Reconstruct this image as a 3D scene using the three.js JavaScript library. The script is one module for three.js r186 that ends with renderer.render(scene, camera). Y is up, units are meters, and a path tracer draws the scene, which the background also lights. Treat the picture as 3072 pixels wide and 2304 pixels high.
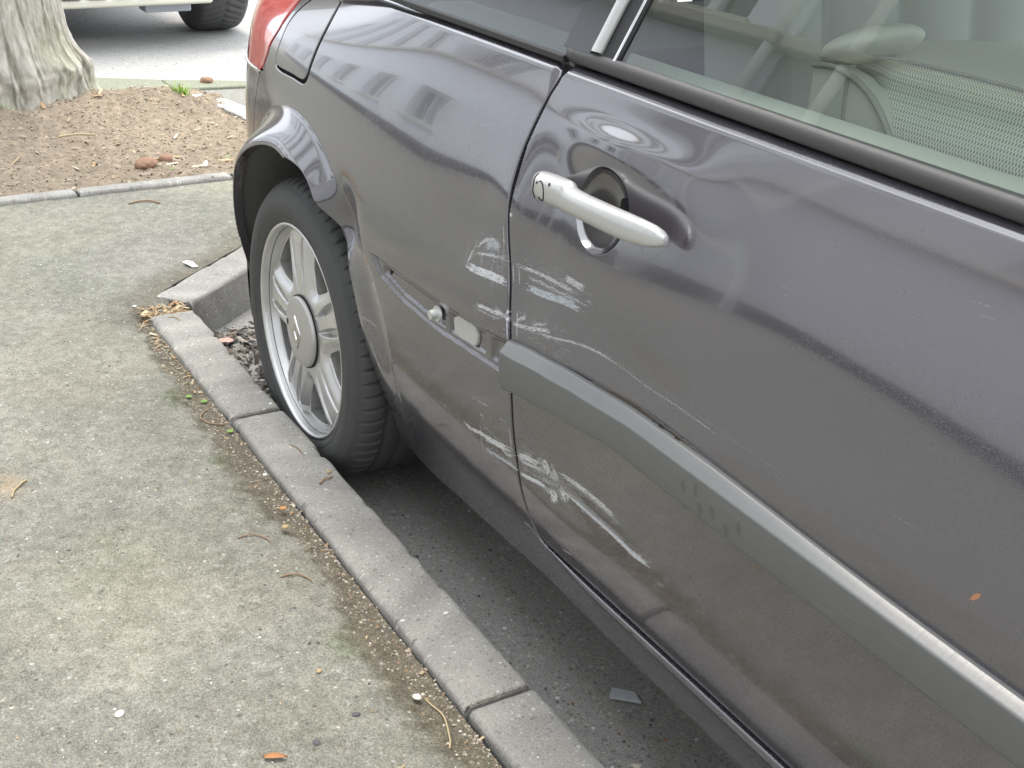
import * as THREE from 'three';
import { mergeGeometries, mergeVertices } from 'three/addons/utils/BufferGeometryUtils.js';
import { RoundedBoxGeometry } from 'three/addons/geometries/RoundedBoxGeometry.js';

// ───────────────────────── camera, sky, sun, exposure ─────────────────────────
const EXPOSURE = 3.2, SKY = 1.0, SUN = 1.1;
const scene = new THREE.Scene();
const camera = new THREE.PerspectiveCamera(33.84, 4 / 3, 0.05, 400);
camera.position.set(2.343, 1.3854, 0.8801);
camera.up.set(-0.38723, 0.90357, -0.18334);
camera.lookAt(2.343 - 0.774830, 1.3854 - 0.426704, 0.8801 - 0.466436);
const renderer = new THREE.WebGLRenderer({ antialias: true });
renderer.setSize(1024, 768);
renderer.toneMapping = THREE.LinearToneMapping;
renderer.toneMappingExposure = EXPOSURE;
renderer.shadowMap.enabled = true;
{ // an overcast sky: a bright grey dome, brightest overhead, a little bluish, with soft cloud relief
  const w = 256, h = 128, d = new Float32Array(w * h * 4);
  for (let j = 0; j < h; j++) for (let i = 0; i < w; i++) {
    const el = ((j + 0.5) / h - 0.5) * Math.PI, az = i / w * Math.PI * 2, s = Math.max(0, Math.sin(el));
    let L = 1.12 * (0.72 + 0.28 * s);
    L *= 1 + 0.06 * Math.sin(az * 3 + 4 * el) * Math.cos(el) + 0.04 * Math.sin(az * 7 - 9 * el + 1.3) * Math.cos(el);
    if (el < 0) L = 0.22;
    const k = (j * w + i) * 4; d[k] = L * 0.955; d[k + 1] = L * 0.99; d[k + 2] = L * 1.07; d[k + 3] = 1;
  }
  const t = new THREE.DataTexture(d, w, h, THREE.RGBAFormat, THREE.FloatType);
  t.mapping = THREE.EquirectangularReflectionMapping; t.magFilter = THREE.LinearFilter; t.minFilter = THREE.LinearFilter; t.needsUpdate = true;
  scene.background = t; scene.environment = t; scene.backgroundIntensity = SKY; scene.environmentIntensity = SKY;
}
const sun = new THREE.DirectionalLight(0xfff4e6, SUN);
sun.position.set(-3.5, 9, -0.9); sun.target.position.set(0, 0, 0);
sun.castShadow = true; sun.shadow.radius = 40; sun.shadow.mapSize.set(2048, 2048);
Object.assign(sun.shadow.camera, { left: -9, right: 9, top: 9, bottom: -9, near: 0.5, far: 40 });
scene.add(sun, sun.target);

// ───────────────────────── helpers ─────────────────────────
function rng(seed) { let a = seed >>> 0; return () => { a = (a + 0x6D2B79F5) >>> 0; let t = Math.imul(a ^ (a >>> 15), 1 | a); t = (t + Math.imul(t ^ (t >>> 7), 61 | t)) ^ t; return ((t ^ (t >>> 14)) >>> 0) / 4294967296; }; }
const ss = (a, b, x) => { const t = Math.min(1, Math.max(0, (x - a) / (b - a))); return t * t * (3 - 2 * t); };
const mix = (a, b, t) => a + (b - a) * t, clamp = (x, a, b) => Math.min(b, Math.max(a, x));
const h2 = (i, j, s = 0) => { let n = Math.imul(i, 374761393) + Math.imul(j, 668265263) + Math.imul(s, 2147483647 - 77); n = Math.imul(n ^ (n >>> 13), 1274126177); return ((n ^ (n >>> 16)) >>> 0) / 4294967296; };
function vn(x, y, s = 0) { const i = Math.floor(x), j = Math.floor(y), fx = x - i, fy = y - j, u = fx * fx * (3 - 2 * fx), v = fy * fy * (3 - 2 * fy); return mix(mix(h2(i, j, s), h2(i + 1, j, s), u), mix(h2(i, j + 1, s), h2(i + 1, j + 1, s), u), v); }
function fbm(x, y, o = 4, s = 0) { let a = 0.5, f = 0, n = 0; for (let k = 0; k < o; k++) { f += a * vn(x, y, s + k * 17); n += a; a *= 0.5; x = x * 2.03 + 3.1; y = y * 2.03 + 1.7; } return f / n; }
const names = {};
function numbered(name) { const n = names[name] = (names[name] ?? -1) + 1; return n ? name + '_' + String(n).padStart(3, '0') : name; }
function shadow(o) { o.traverse(m => { if (m.isMesh) { m.castShadow = true; m.receiveShadow = true; } }); return o; }
function thing(name, label, category, pos = [0, 0, 0], group) { const o = new THREE.Group(); o.name = numbered(name); o.position.set(...pos); o.userData = { label, category }; if (group) o.userData.group = group; scene.add(o); return o; }
function solo(name, geo, mat, label, category, group) { const m = new THREE.Mesh(geo, mat); m.name = numbered(name); m.userData = { label, category }; if (group) m.userData.group = group; m.castShadow = m.receiveShadow = true; scene.add(m); return m; }
function struct(name, geo, mat, label) { const m = new THREE.Mesh(geo, mat); m.name = name; m.userData = { kind: 'structure', label }; m.castShadow = m.receiveShadow = true; scene.add(m); return m; }
function part(name, geo, mat, parent, label) { const m = new THREE.Mesh(Array.isArray(geo) ? mergeGeometries(geo.map(clean)) : geo, mat); m.name = name; if (label) m.userData.label = label; m.castShadow = m.receiveShadow = true; parent.add(m); return m; }
function clean(g) { g = g.index ? g.toNonIndexed() : g; for (const k of Object.keys(g.attributes)) if (!['position', 'normal', 'uv'].includes(k)) g.deleteAttribute(k); if (!g.attributes.uv) g.setAttribute('uv', new THREE.BufferAttribute(new Float32Array(g.attributes.position.count * 2), 2)); return g; }
function geoFrom(pos, idx, uv, nor) { const g = new THREE.BufferGeometry(); g.setAttribute('position', new THREE.Float32BufferAttribute(pos, 3)); if (uv) g.setAttribute('uv', new THREE.Float32BufferAttribute(uv, 2)); g.setIndex(idx); if (nor) g.setAttribute('normal', new THREE.Float32BufferAttribute(nor, 3)); else g.computeVertexNormals(); return g; }
// a grid fn(u,v) -> [x,y,z] (optionally uv in [3],[4])
function grid(nu, nv, fn, closeU = false) {
  const pos = [], uv = [], idx = [], cols = closeU ? nu : nu + 1;
  for (let j = 0; j <= nv; j++) for (let i = 0; i < cols; i++) { const p = fn(i / nu, j / nv); pos.push(p[0], p[1], p[2]); uv.push(p[3] ?? p[0], p[4] ?? p[2]); }
  for (let j = 0; j < nv; j++) for (let i = 0; i < nu; i++) { const a = j * cols + i, b = j * cols + (i + 1) % cols, c = a + cols, d = b + cols; idx.push(a, b, d, a, d, c); }
  return geoFrom(pos, idx, uv);
}
function lathe(profile, seg, axis = 'z') { // profile [[r, z]] around the z axis
  return grid(seg, profile.length - 1, (u, v) => { const [r, z] = profile[Math.round(v * (profile.length - 1))], a = u * Math.PI * 2; return [r * Math.cos(a), r * Math.sin(a), z, u, v]; }, true);
}
function bevel(shape, depth, b = 0.003, seg = 2, curve = 12) { return new THREE.ExtrudeGeometry(shape, { depth, bevelEnabled: b > 0, bevelSize: b, bevelThickness: b, bevelSegments: seg, curveSegments: curve }); }
function rbox(w, h, d, r = 0.01, seg = 2) { return new RoundedBoxGeometry(w, h, d, seg, r); }
function poly(pts) { const s = new THREE.Shape(); pts.forEach((p, i) => i ? s.lineTo(p[0], p[1]) : s.moveTo(p[0], p[1])); s.closePath(); return s; }
function tube(pts, r, n = 24, rs = 8, closed = false) { return new THREE.TubeGeometry(new THREE.CatmullRomCurve3(pts.map(p => new THREE.Vector3(...p)), closed), n, r, rs, closed); }
function sweepX(prof, x0, x1, n, at) { // closed profile [[y,z]] carried along x; at(x) -> {y,z,s}
  const m = prof.length, pos = [], idx = [], uv = [];
  for (let i = 0; i <= n; i++) { const x = mix(x0, x1, i / n), o = at(x); for (let k = 0; k <= m; k++) { const p = prof[k % m]; pos.push(x, o.y + p[0] * (o.s ?? 1), o.z + p[1] * (o.t ?? 1)); uv.push(x, k / m); } }
  for (let i = 0; i < n; i++) for (let k = 0; k < m; k++) { const a = i * (m + 1) + k; idx.push(a, a + m + 1, a + m + 2, a, a + m + 2, a + 1); }
  for (const [i, f] of [[0, 1], [n, 0]]) for (let k = 1; k < m - 1; k++) { const b = i * (m + 1); f ? idx.push(b, b + k, b + k + 1) : idx.push(b, b + k + 1, b + k); }
  const g = geoFrom(pos, idx, uv); return g;
}
const lerpTab = (tab, x) => { if (x <= tab[0][0]) return tab[0][1]; for (let i = 1; i < tab.length; i++) if (x <= tab[i][0]) { const [a, b] = [tab[i - 1], tab[i]], t = (x - a[0]) / (b[0] - a[0]); return mix(a[1], b[1], t * t * (3 - 2 * t) * 0.5 + t * 0.5); } return tab[tab.length - 1][1]; };

// signed distance to a polygon (negative inside)
function polySD(P) {
  const n = P.length; let bx0 = 1e9, bx1 = -1e9, by0 = 1e9, by1 = -1e9; for (const p of P) { bx0 = Math.min(bx0, p[0]); bx1 = Math.max(bx1, p[0]); by0 = Math.min(by0, p[1]); by1 = Math.max(by1, p[1]); }
  return (x, y) => {
    const far = Math.max(bx0 - x, x - bx1, by0 - y, y - by1); if (far > 0.05) return far;
    let d = 1e9, s = 1;
    for (let i = 0, j = n - 1; i < n; j = i++) {
      const ex = P[j][0] - P[i][0], ey = P[j][1] - P[i][1], wx = x - P[i][0], wy = y - P[i][1], t = clamp((wx * ex + wy * ey) / (ex * ex + ey * ey + 1e-12), 0, 1), qx = wx - ex * t, qy = wy - ey * t;
      d = Math.min(d, qx * qx + qy * qy);
      const c1 = y >= P[i][1], c2 = y < P[j][1], c3 = ex * wy > ey * wx; if ((c1 && c2 && c3) || (!c1 && !c2 && !c3)) s = -s;
    }
    return s * Math.sqrt(d);
  };
}
function smoothPoly(pts, n, closed = false) { const c = new THREE.CatmullRomCurve3(pts.map(p => new THREE.Vector3(p[0], p[1], 0)), closed, 'centripetal'); return c.getPoints(n).map(p => [p.x, p.y]); }
// a sheet of metal: the part of the height field z = zf(x, y) where sd < 0, with its edge rolled inwards
function panel({ sd, zf, box, step, r = 0.0025, rf, depth = 0.014, flip = false, uvf }) {
  const [x0, x1, y0, y1] = box, nx = Math.round((x1 - x0) / step), ny = Math.round((y1 - y0) / step), S = new Float32Array((nx + 1) * (ny + 1));
  const R = rf || (() => r), X = i => mix(x0, x1, i / nx), Y = j => mix(y0, y1, j / ny);
  const f = (x, y) => sd(x, y) + R(x, y);
  for (let j = 0; j <= ny; j++) for (let i = 0; i <= nx; i++) { let v = f(X(i), Y(j)); if (Math.abs(v) < 1e-6) v = 1e-6; S[j * (nx + 1) + i] = v; }
  const pos = [], nor = [], uv = [], idx = [], ids = new Map(), H = 0.0008;
  const N = (x, y) => { const gx = (zf(x + H, y) - zf(x - H, y)) / (2 * H), gy = (zf(x, y + H) - zf(x, y - H)) / (2 * H), l = 1 / Math.hypot(gx, gy, 1); return [-gx * l, -gy * l, l]; };
  const put = (x, y, z, n) => { pos.push(x, y, z); nor.push(...n); const t = uvf ? uvf(x, y) : [x, y]; uv.push(t[0], t[1]); return pos.length / 3 - 1; };
  const node = (i, j) => { const k = j * (nx + 1) + i; let v = ids.get(k); if (v === undefined) { const x = X(i), y = Y(j); v = put(x, y, zf(x, y), N(x, y)); ids.set(k, v); } return v; };
  const rims = new Map();
  const cut = (i, j, a, b) => { // on the edge between nodes (i,j) and (a,b)
    const k1 = j * (nx + 1) + i, k2 = b * (nx + 1) + a, key = 'e' + Math.min(k1, k2) + '_' + Math.max(k1, k2); let v = ids.get(key);
    if (v === undefined) {
      const s1 = S[k1], s2 = S[k2]; let t = s1 / (s1 - s2), xa = X(i), ya = Y(j), xb = X(a), yb = Y(b);
      for (let q = 0; q < 3; q++) { const x = mix(xa, xb, t), y = mix(ya, yb, t), e = f(x, y); const sl = (s2 - s1); t = clamp(t - e / (sl || 1), 0.001, 0.999); }
      const x = mix(xa, xb, t), y = mix(ya, yb, t), n = N(x, y); v = put(x, y, zf(x, y), n); ids.set(key, v);
      let ox = (sd(x + H, y) - sd(x - H, y)), oy = (sd(x, y + H) - sd(x, y - H)); const l = Math.hypot(ox, oy) || 1; ox /= l; oy /= l; rims.set(v, [x, y, n, ox, oy, R(x, y)]);
    } return v;
  };
  const segs = [];
  for (let j = 0; j < ny; j++) for (let i = 0; i < nx; i++) {
    const c = [[i, j], [i + 1, j], [i + 1, j + 1], [i, j + 1]], ins = c.map(([a, b]) => S[b * (nx + 1) + a] < 0), m = ins.filter(Boolean).length; if (!m) continue;
    if (m === 4) { const [a, b, d, e] = c.map(q => node(...q)); idx.push(a, b, d, a, d, e); continue; }
    const ring = []; let ex = -1, en = -1;
    for (let k = 0; k < 4; k++) { const p = c[k], q = c[(k + 1) % 4]; if (ins[k]) ring.push(node(...p)); if (ins[k] !== ins[(k + 1) % 4]) { const v = cut(...p, ...q); ring.push(v); if (ins[k]) ex = v; else en = v; } }
    for (let k = 1; k < ring.length - 1; k++) idx.push(ring[0], ring[k], ring[k + 1]);
    if (m !== 2 || ins[0] !== ins[2]) segs.push([ex, en]);
  }
  const rows = new Map(), skirt = v => { let q = rows.get(v); if (!q) { const [x, y, n, ox, oy, rr] = rims.get(v), z = zf(x, y); q = [v]; const sx = n[0] / n[2], sy = n[1] / n[2];
    for (let k = 1; k <= 4; k++) { const a = k / 4 * Math.PI / 2, o = rr * Math.sin(a), dz = rr * (1 - Math.cos(a)), nn = [n[0] * Math.cos(a) + ox * Math.sin(a), n[1] * Math.cos(a) + oy * Math.sin(a), n[2] * Math.cos(a)], l = Math.hypot(...nn); q.push(put(x + ox * o, y + oy * o, z - dz - (sx * ox + sy * oy) * o, nn.map(t => t / l))); }
    const o = rr; q.push(put(x + ox * o, y + oy * o, z - rr - depth, [ox, oy, 0])); rows.set(v, q); } return q; };
  for (const [a, b] of segs) { const p = skirt(a), q = skirt(b); for (let k = 0; k < p.length - 1; k++) idx.push(p[k], p[k + 1], q[k + 1], p[k], q[k + 1], q[k]); }
  const g = geoFrom(pos, idx, uv, nor);
  return g;
}
const mirrorZ = (g, zc) => { g = g.clone(); const p = g.attributes.position, n = g.attributes.normal; for (let i = 0; i < p.count; i++) { p.setZ(i, 2 * zc - p.getZ(i)); n.setZ(i, -n.getZ(i)); } const ix = g.index.array.slice(); for (let i = 0; i < ix.length; i += 3) { const t = ix[i]; ix[i] = ix[i + 1]; ix[i + 1] = t; } g.setIndex(new THREE.BufferAttribute(ix, 1)); return g; };
// a tiling texture painted pixel by pixel
function dataTex(n, m, fn, srgb = true, rep) { const d = new Uint8Array(n * m * 4); for (let j = 0; j < m; j++) for (let i = 0; i < n; i++) { const c = fn(i, j), k = (j * n + i) * 4; d[k] = clamp(c[0], 0, 255); d[k + 1] = clamp(c[1], 0, 255); d[k + 2] = clamp(c[2], 0, 255); d[k + 3] = 255; } const t = new THREE.DataTexture(d, n, m); t.wrapS = t.wrapT = THREE.RepeatWrapping; t.magFilter = THREE.LinearFilter; t.minFilter = THREE.LinearFilter; if (srgb) t.colorSpace = THREE.SRGBColorSpace; if (rep) t.repeat.set(rep, rep); t.needsUpdate = true; return t; }
const std = (o) => new THREE.MeshStandardMaterial(o), phy = (o) => new THREE.MeshPhysicalMaterial(o), lin = (r, g, b) => new THREE.Color().setRGB(r, g ?? r, b ?? r);

// ───────────────────────── materials ─────────────────────────
// grit: periodic speckle of stones n x n pixels
function gritTex(n, seed, base, contrast, stones, colorFn) {
  const R = rng(seed), a = new Float32Array(n * n * 3);
  for (let k = 0; k < n * n; k++) { const g = (R() + R() + R() - 1.5) * contrast; a[k * 3] = base[0] + g; a[k * 3 + 1] = base[1] + g; a[k * 3 + 2] = base[2] + g * 0.95; }
  for (let s = 0; s < stones; s++) { const cx = R() * n, cy = R() * n, r = 0.7 + R() * R() * 3.4, c = colorFn(R), al = 0.35 + R() * 0.55, q = Math.ceil(r), e = 0.6 + R() * 0.6, t = R() * 3.14;
    for (let y = -q; y <= q; y++) for (let x = -q; x <= q; x++) { const u = (x * Math.cos(t) + y * Math.sin(t)) / e, v = -x * Math.sin(t) + y * Math.cos(t); if (u * u + v * v > r * r) continue; const k = (((Math.floor(cy) + y + n) % n) * n + (Math.floor(cx) + x + n) % n) * 3; for (let i = 0; i < 3; i++) a[k + i] = mix(a[k + i], c[i], al); } }
  return a;
}
const fromArr = (a, n, srgb = true) => dataTex(n, n, (i, j) => { const k = (j * n + i) * 3; return [a[k], a[k + 1], a[k + 2]]; }, srgb);
const asphaltBumpA = (() => { const a = gritTex(512, 5, [110, 110, 110], 60, 9000, R => { const v = 60 + R() * 190; return [v, v, v]; }); return fromArr(a, 512, false); })();
const bumpAt = (rep) => { const t = asphaltBumpA.clone(); t.repeat.set(rep, rep); t.needsUpdate = true; return t; };

// the pavement round the parking bay: one large map, x -2.2 .. 1.5, z -1.2 .. 1.1
const PV = { x0: -2.2, x1: 1.5, z0: -1.2, z1: 1.1 };
const pavementMap = (() => {
  const W = 2048, H = 1280, R = rng(77), px = new Float32Array(W * H * 3);
  for (let j = 0; j < H; j++) for (let i = 0; i < W; i++) {
    const x = mix(PV.x0, PV.x1, i / W), z = mix(PV.z0, PV.z1, j / H), big = fbm(x * 2.1, z * 2.1, 4, 3), mid = fbm(x * 7, z * 7, 3, 9), fine = fbm(x * 60, z * 60, 2, 21);
    const moss = ss(0.50, 0.72, fbm(x * 3.2 + 5, z * 3.2, 3, 41) + 0.16 * ss(-0.7, -1.4, x) ) * 0.12, worn = ss(0.45, 0.7, big);
    let r = 124, g = 123, b = 113; const v = (mid - 0.5) * 17 + (fine - 0.5) * 30; r += v; g += v; b += v;
    r += worn * 9; g += worn * 8; b += worn * 4; r -= moss * 15; g -= moss * 7; b -= moss * 24;
    // damp dirt gathered along the back of the kerb
    const edge = 0.148, wid = 0.022 + 0.065 * fbm(x * 5, 3, 3, 88) * ss(-0.8, -0.2, x) + 0.02 * fbm(x * 24, 9, 2, 5), d = z - edge;
    const dirt = x > -0.78 && d > -0.03 ? 1 - ss(wid * 0.62, wid * 1.25, d + (fine - 0.5) * 0.03) : 0;
    const dd = (1.0 * (-x - 0.52) + 0.85 * (z - 0.1)); // behind the slanted kerb
    const dirt2 = x < -0.7 ? (1 - ss(0.0, 0.13, Math.abs((x + 0.847) * 0.77 - (z - 0.089) * 0.64) + (mid - 0.5) * 0.05)) * ss(0.35, 0.05, z) : 0;
    const D = Math.max(dirt, dirt2 * 0.8); r = mix(r, 78 + fine * 26, D * 0.85); g = mix(g, 73 + fine * 24, D * 0.85); b = mix(b, 60 + fine * 20, D * 0.85);
    const greenRim = Math.exp(-(((d - wid * 1.1) / 0.02) ** 2)) * ss(0.45, 0.65, fbm(x * 9, z * 9, 2, 61)) * (x > -0.7 ? 1 : 0); r -= greenRim * 14; g -= greenRim * 8; b -= greenRim * 16;
    // tan stain
    const st = Math.exp(-(((x - 0.02) / 0.05) ** 2 + ((z - 0.62) / 0.035) ** 2)) * ss(0.4, 0.6, fine + mid * 0.5); r += st * 22; g += st * 10; b -= st * 2;
    const k = (j * W + i) * 3, n = (R() + R() - 1) * 36; px[k] = r + n; px[k + 1] = g + n; px[k + 2] = b + n * 0.9;
  }
  for (let s = 0; s < 52000; s++) { const cx = Math.floor(R() * W), cy = Math.floor(R() * H), r = 0.55 + R() * R() * 1.35, t = R(), v = t < 0.45 ? 60 + R() * 40 : t < 0.97 ? 140 + R() * 50 : 185 + R() * 45, w = R() < 0.25 ? 14 : 2, q = Math.ceil(r), al = 0.3 + 0.5 * R();
    for (let y = -q; y <= q; y++) for (let x = -q; x <= q; x++) if (x * x + y * y <= r * r) { const X = cx + x, Y = cy + y; if (X < 0 || Y < 0 || X >= W || Y >= H) continue; const k = (Y * W + X) * 3; px[k] = mix(px[k], v + w, al); px[k + 1] = mix(px[k + 1], v + w * 0.4, al); px[k + 2] = mix(px[k + 2], v - w, al); } }
  const t = dataTex(W, H, (i, j) => { const k = (j * W + i) * 3; return [px[k], px[k + 1], px[k + 2]]; }); t.wrapS = t.wrapT = THREE.ClampToEdgeWrapping; return t;
})();
const pvUV = (x, z) => [(x - PV.x0) / (PV.x1 - PV.x0), (z - PV.z0) / (PV.z1 - PV.z0)];
const pavementBump = bumpAt(1); pavementBump.repeat.set(16, 10);
const M = {};
M.pavement = std({ map: pavementMap, roughness: 0.93, bumpMap: pavementBump, bumpScale: 0.0022 });
const farGrit = fromArr(gritTex(512, 9, [126, 126, 118], 26, 5000, R => { const v = 90 + R() * 90; return [v, v, v - 6]; }), 512);
farGrit.repeat.set(1.2, 1.2);
M.pavementFar = std({ map: farGrit, roughness: 0.95, bumpMap: bumpAt(2.4), bumpScale: 0.002 });
const roadGrit = fromArr(gritTex(1024, 31, [150, 148, 142], 30, 26000, R => { const t = R(), v = t < 0.5 ? 100 + R() * 38 : t < 0.96 ? 145 + R() * 40 : 180 + R() * 55, w = R() < 0.3 ? 12 : 0; return [v + w, v + w * 0.4, v - w]; }), 1024); roadGrit.repeat.set(0.8, 0.8);
M.bay = std({ map: roadGrit, roughness: 0.9, bumpMap: bumpAt(1.9), bumpScale: 0.003 });
const roadFar = fromArr(gritTex(512, 33, [160, 159, 155], 18, 6000, R => { const v = 110 + R() * 80; return [v, v, v - 4]; }), 512); roadFar.repeat.set(0.8, 0.8);
M.road = std({ map: roadFar, roughness: 0.95, bumpMap: bumpAt(1.4), bumpScale: 0.003 });
const kerbGrit = (() => { const n = 1024, a = gritTex(n, 13, [146, 144, 137], 22, 17000, R => { const t = R(), v = t < 0.55 ? 100 + R() * 30 : t < 0.96 ? 150 + R() * 40 : 205 + R() * 40, w = R() < 0.3 ? 10 : 0; return [v + w, v + w * 0.4, v - w * 0.6]; });
  for (let j = 0; j < n; j++) for (let i = 0; i < n; i++) { const u = i / n * 6.2832, v = j / n * 6.2832, q = (fbm(3 + 2 * Math.cos(u), 3 + 2 * Math.sin(u) + 1.6 * Math.sin(v), 4, 7) - 0.5) * 44, k = (j * n + i) * 3; a[k] += q; a[k + 1] += q; a[k + 2] += q * 0.9; } return fromArr(a, n); })(); kerbGrit.repeat.set(1.1, 1.1);
M.kerb = std({ map: kerbGrit, roughness: 0.92, bumpMap: bumpAt(2.6), bumpScale: 0.0013 });
M.soil = std({ vertexColors: true, roughness: 0.98, bumpMap: bumpAt(3), bumpScale: 0.006 });

// dark grey metallic paint with the scratches and scrapes of the crash, mapped to the car's side in metres
const PT = { x0: 0.30, x1: 1.80, y0: 0.17, y1: 1.10 };
const scratchTex = (() => {
  const SC = {q1:[[0.788,0.768],[0.813,0.787],[0.85,0.796]],qv1:[[0.766,0.769],[0.759,0.732]],qv2:[[0.787,0.777],[0.777,0.743]],q2:[[0.78,0.763],[0.768,0.735]],q3:[[0.78,0.757],[0.835,0.77],[0.873,0.777]],q4:[[0.765,0.734],[0.803,0.737],[0.849,0.743],[0.886,0.746]],qd:[[0.854,0.829],[0.867,0.783]],q5:[[0.807,0.686],[0.888,0.696]],q6:[[0.894,0.697],[0.9,0.666]],qpatch:[[0.808,0.784],[0.851,0.796],[0.852,0.786],[0.809,0.769]],d1:[[0.892,0.775],[0.9,0.75]],d2:[[0.897,0.776],[0.949,0.782],[0.999,0.786],[1.046,0.788]],d3:[[0.923,0.754],[0.965,0.758],[1.026,0.768],[1.067,0.771]],d4:[[0.908,0.693],[0.941,0.698],[1.006,0.718]],d5:[[0.959,0.709],[0.996,0.724]],d6:[[0.916,0.714],[0.924,0.675]],d7:[[0.966,0.702],[1.024,0.713],[1.061,0.722],[1.115,0.729],[1.168,0.729],[1.202,0.727],[1.225,0.726],[1.287,0.728],[1.415,0.728]],l1:[[0.745,0.457],[0.766,0.455],[0.804,0.463],[0.858,0.472],[0.908,0.483]],l2:[[0.809,0.456],[0.866,0.469],[0.892,0.467],[0.911,0.474]],lv:[[0.807,0.476],[0.805,0.434],[0.813,0.412]],l3:[[0.785,0.525],[0.818,0.532]],l4:[[0.775,0.517],[0.855,0.53]],l5:[[0.868,0.522],[0.901,0.527]],l6:[[0.812,0.438],[0.861,0.447],[0.918,0.455]],m1:[[0.923,0.482],[0.942,0.488],[0.991,0.499]],m2:[[0.926,0.474],[1.001,0.492]],blobs:[[1.0,0.504],[1.025,0.502],[1.014,0.461],[1.043,0.479]],m3:[[1.038,0.509],[1.077,0.517],[1.123,0.52],[1.167,0.519],[1.187,0.517]],m4:[[0.921,0.45],[1.001,0.466]],m5:[[1.049,0.485],[1.1,0.486],[1.118,0.486],[1.166,0.487],[1.203,0.485],[1.226,0.483],[1.265,0.487]],m6:[[1.06,0.488],[1.107,0.494],[1.147,0.496]],f1:[[1.022,0.366],[1.051,0.373]],f2:[[1.056,0.37],[1.108,0.392],[1.136,0.395]],g1:[[0.894,0.342],[0.922,0.347],[0.947,0.338],[0.973,0.333]],lip1:[[0.352,0.497],[0.395,0.5],[0.421,0.493]],lip2:[[0.389,0.46],[0.408,0.406]],speck:[[1.743,0.741]]};
  const W = 2048, H = 1270, sx = W / (PT.x1 - PT.x0), Q = (x, y) => [(x - PT.x0) * sx, (PT.y1 - y) * sx];
  const c = document.createElement('canvas'); c.width = W; c.height = H; const g = c.getContext('2d'), R = rng(404);
  const base = '#423f45'; g.fillStyle = base; g.fillRect(0, 0, W, H);
  const k = document.createElement('canvas'); k.width = W; k.height = H; const q = k.getContext('2d'); q.fillStyle = 'rgb(0,26,0)'; q.fillRect(0, 0, W, H);
  // road dust, thickest low on the sill and round the recess: single grains
  for (let i = 0; i < 9000; i++) { const x = mix(PT.x0, PT.x1, R()), y = mix(PT.y0, PT.y1, R()), d = 0.15 + 0.75 * ss(0.62, 0.25, y) + 0.9 * (y > 0.585 && y < 0.66 && x < 0.92 ? 0.8 : 0); if (R() > d) continue; const [a, b] = Q(x, y), v = 95 + R() * 75; g.fillStyle = `rgba(${v},${v - 4},${v - 12},${0.05 + R() * 0.08})`; g.fillRect(a, b, 1 + R() * 2, 1 + R() * 1.5); q.fillStyle = 'rgba(0,120,0,.35)'; q.fillRect(a, b, 1, 1); }
  // a film of road dust: fine grains that dull the gloss, in patches, thicker where the wheels throw it
  { const D = q.getImageData(0, 0, W, H), d = D.data; for (let j = 0; j < H; j++) for (let i = 0; i < W; i++) { const x = PT.x0 + i / sx, y = PT.y1 - j / sx, p = fbm(x * 6, y * 9, 4, 33), c = clamp((.02 + .5 * (p - .46) + .22 * ss(.80, .50, y + .3 * (p - .5))) * ss(0, .08, x - PT.x0), .0, .2); if (R() < c) d[(j * W + i) * 4 + 1] = 70 + R() * 60; } q.putImageData(D, 0, 0); }
  const line = (pts, w, al, col = [232, 235, 238], jit = 1.2, rag = 1) => { // a scratch: many hair lines side by side, broken here and there
    const P = new THREE.CatmullRomCurve3(pts.map(p => new THREE.Vector3(...Q(...p), 0)), false, 'centripetal').getPoints(40 * pts.length);
    w *= w > 2 ? 1.4 : 1.1; jit *= w > 4 ? 1.3 : 1; if (w > 4) rag *= .72; const n = Math.max(1, Math.round(w * 1.05));
    for (let s = 0; s < n; s++) { const off = n === 1 ? 0 : (s / (n - 1) - 0.5) * w, ph = R() * 50, a0 = R() * 0.25 * rag, a1 = 1 - R() * 0.25 * rag, v = 0.90 + R() * 0.10;
      for (let i = 1; i < P.length; i++) { const t = i / P.length; if (t < a0 || t > a1) continue; const e = fbm(i * 0.22 + ph, s * 3.3, 2, 5); if (e < 0.41 * rag) continue;
        const o = off + (vn(i * 0.35, s + ph, 3) - 0.5) * jit; for (const [ctx, st] of [[g, `rgba(${col[0] * v | 0},${col[1] * v | 0},${col[2] * v | 0},${Math.min(1, al * (0.75 + 0.75 * e))})`], [q, `rgba(0,165,0,${al * 0.8})`]]) { ctx.strokeStyle = st; ctx.lineWidth = 0.7 + R() * 1.1; ctx.beginPath(); ctx.moveTo(P[i - 1].x, P[i - 1].y + o); ctx.lineTo(P[i].x, P[i].y + o); ctx.stroke(); } } } };
  const flecks = (x0, x1, y0, y1, n, sl = .06) => { for (let i = 0; i < n; i++) { const x = mix(x0, x1, R()), y = mix(y0, y1, R()), l = .002 + R() * R() * .02; line([[x, y], [x + l * .6, y + l * sl * .5], [x + l, y + l * sl]], 1, .3 + R() * .4, [205, 212, 218], .6, .5); } };
  const blot = (x, y, r, n, al) => { for (let i = 0; i < n; i++) { const a = R() * 6.283, d = r * Math.sqrt(R()), [X, Y] = Q(x + d * Math.cos(a), y + d * Math.sin(a)), v = 190 + R() * 55; g.fillStyle = `rgba(${v},${v},${v},${al})`; g.beginPath(); g.arc(X, Y, 0.6 + R() * 1.8, 0, 7); g.fill(); q.fillStyle = 'rgba(0,180,0,.5)'; q.fillRect(X, Y, 2, 2); } };
  const shift = (p, dx, dy) => p.map(a => [a[0] + dx, a[1] + dy]);
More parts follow.
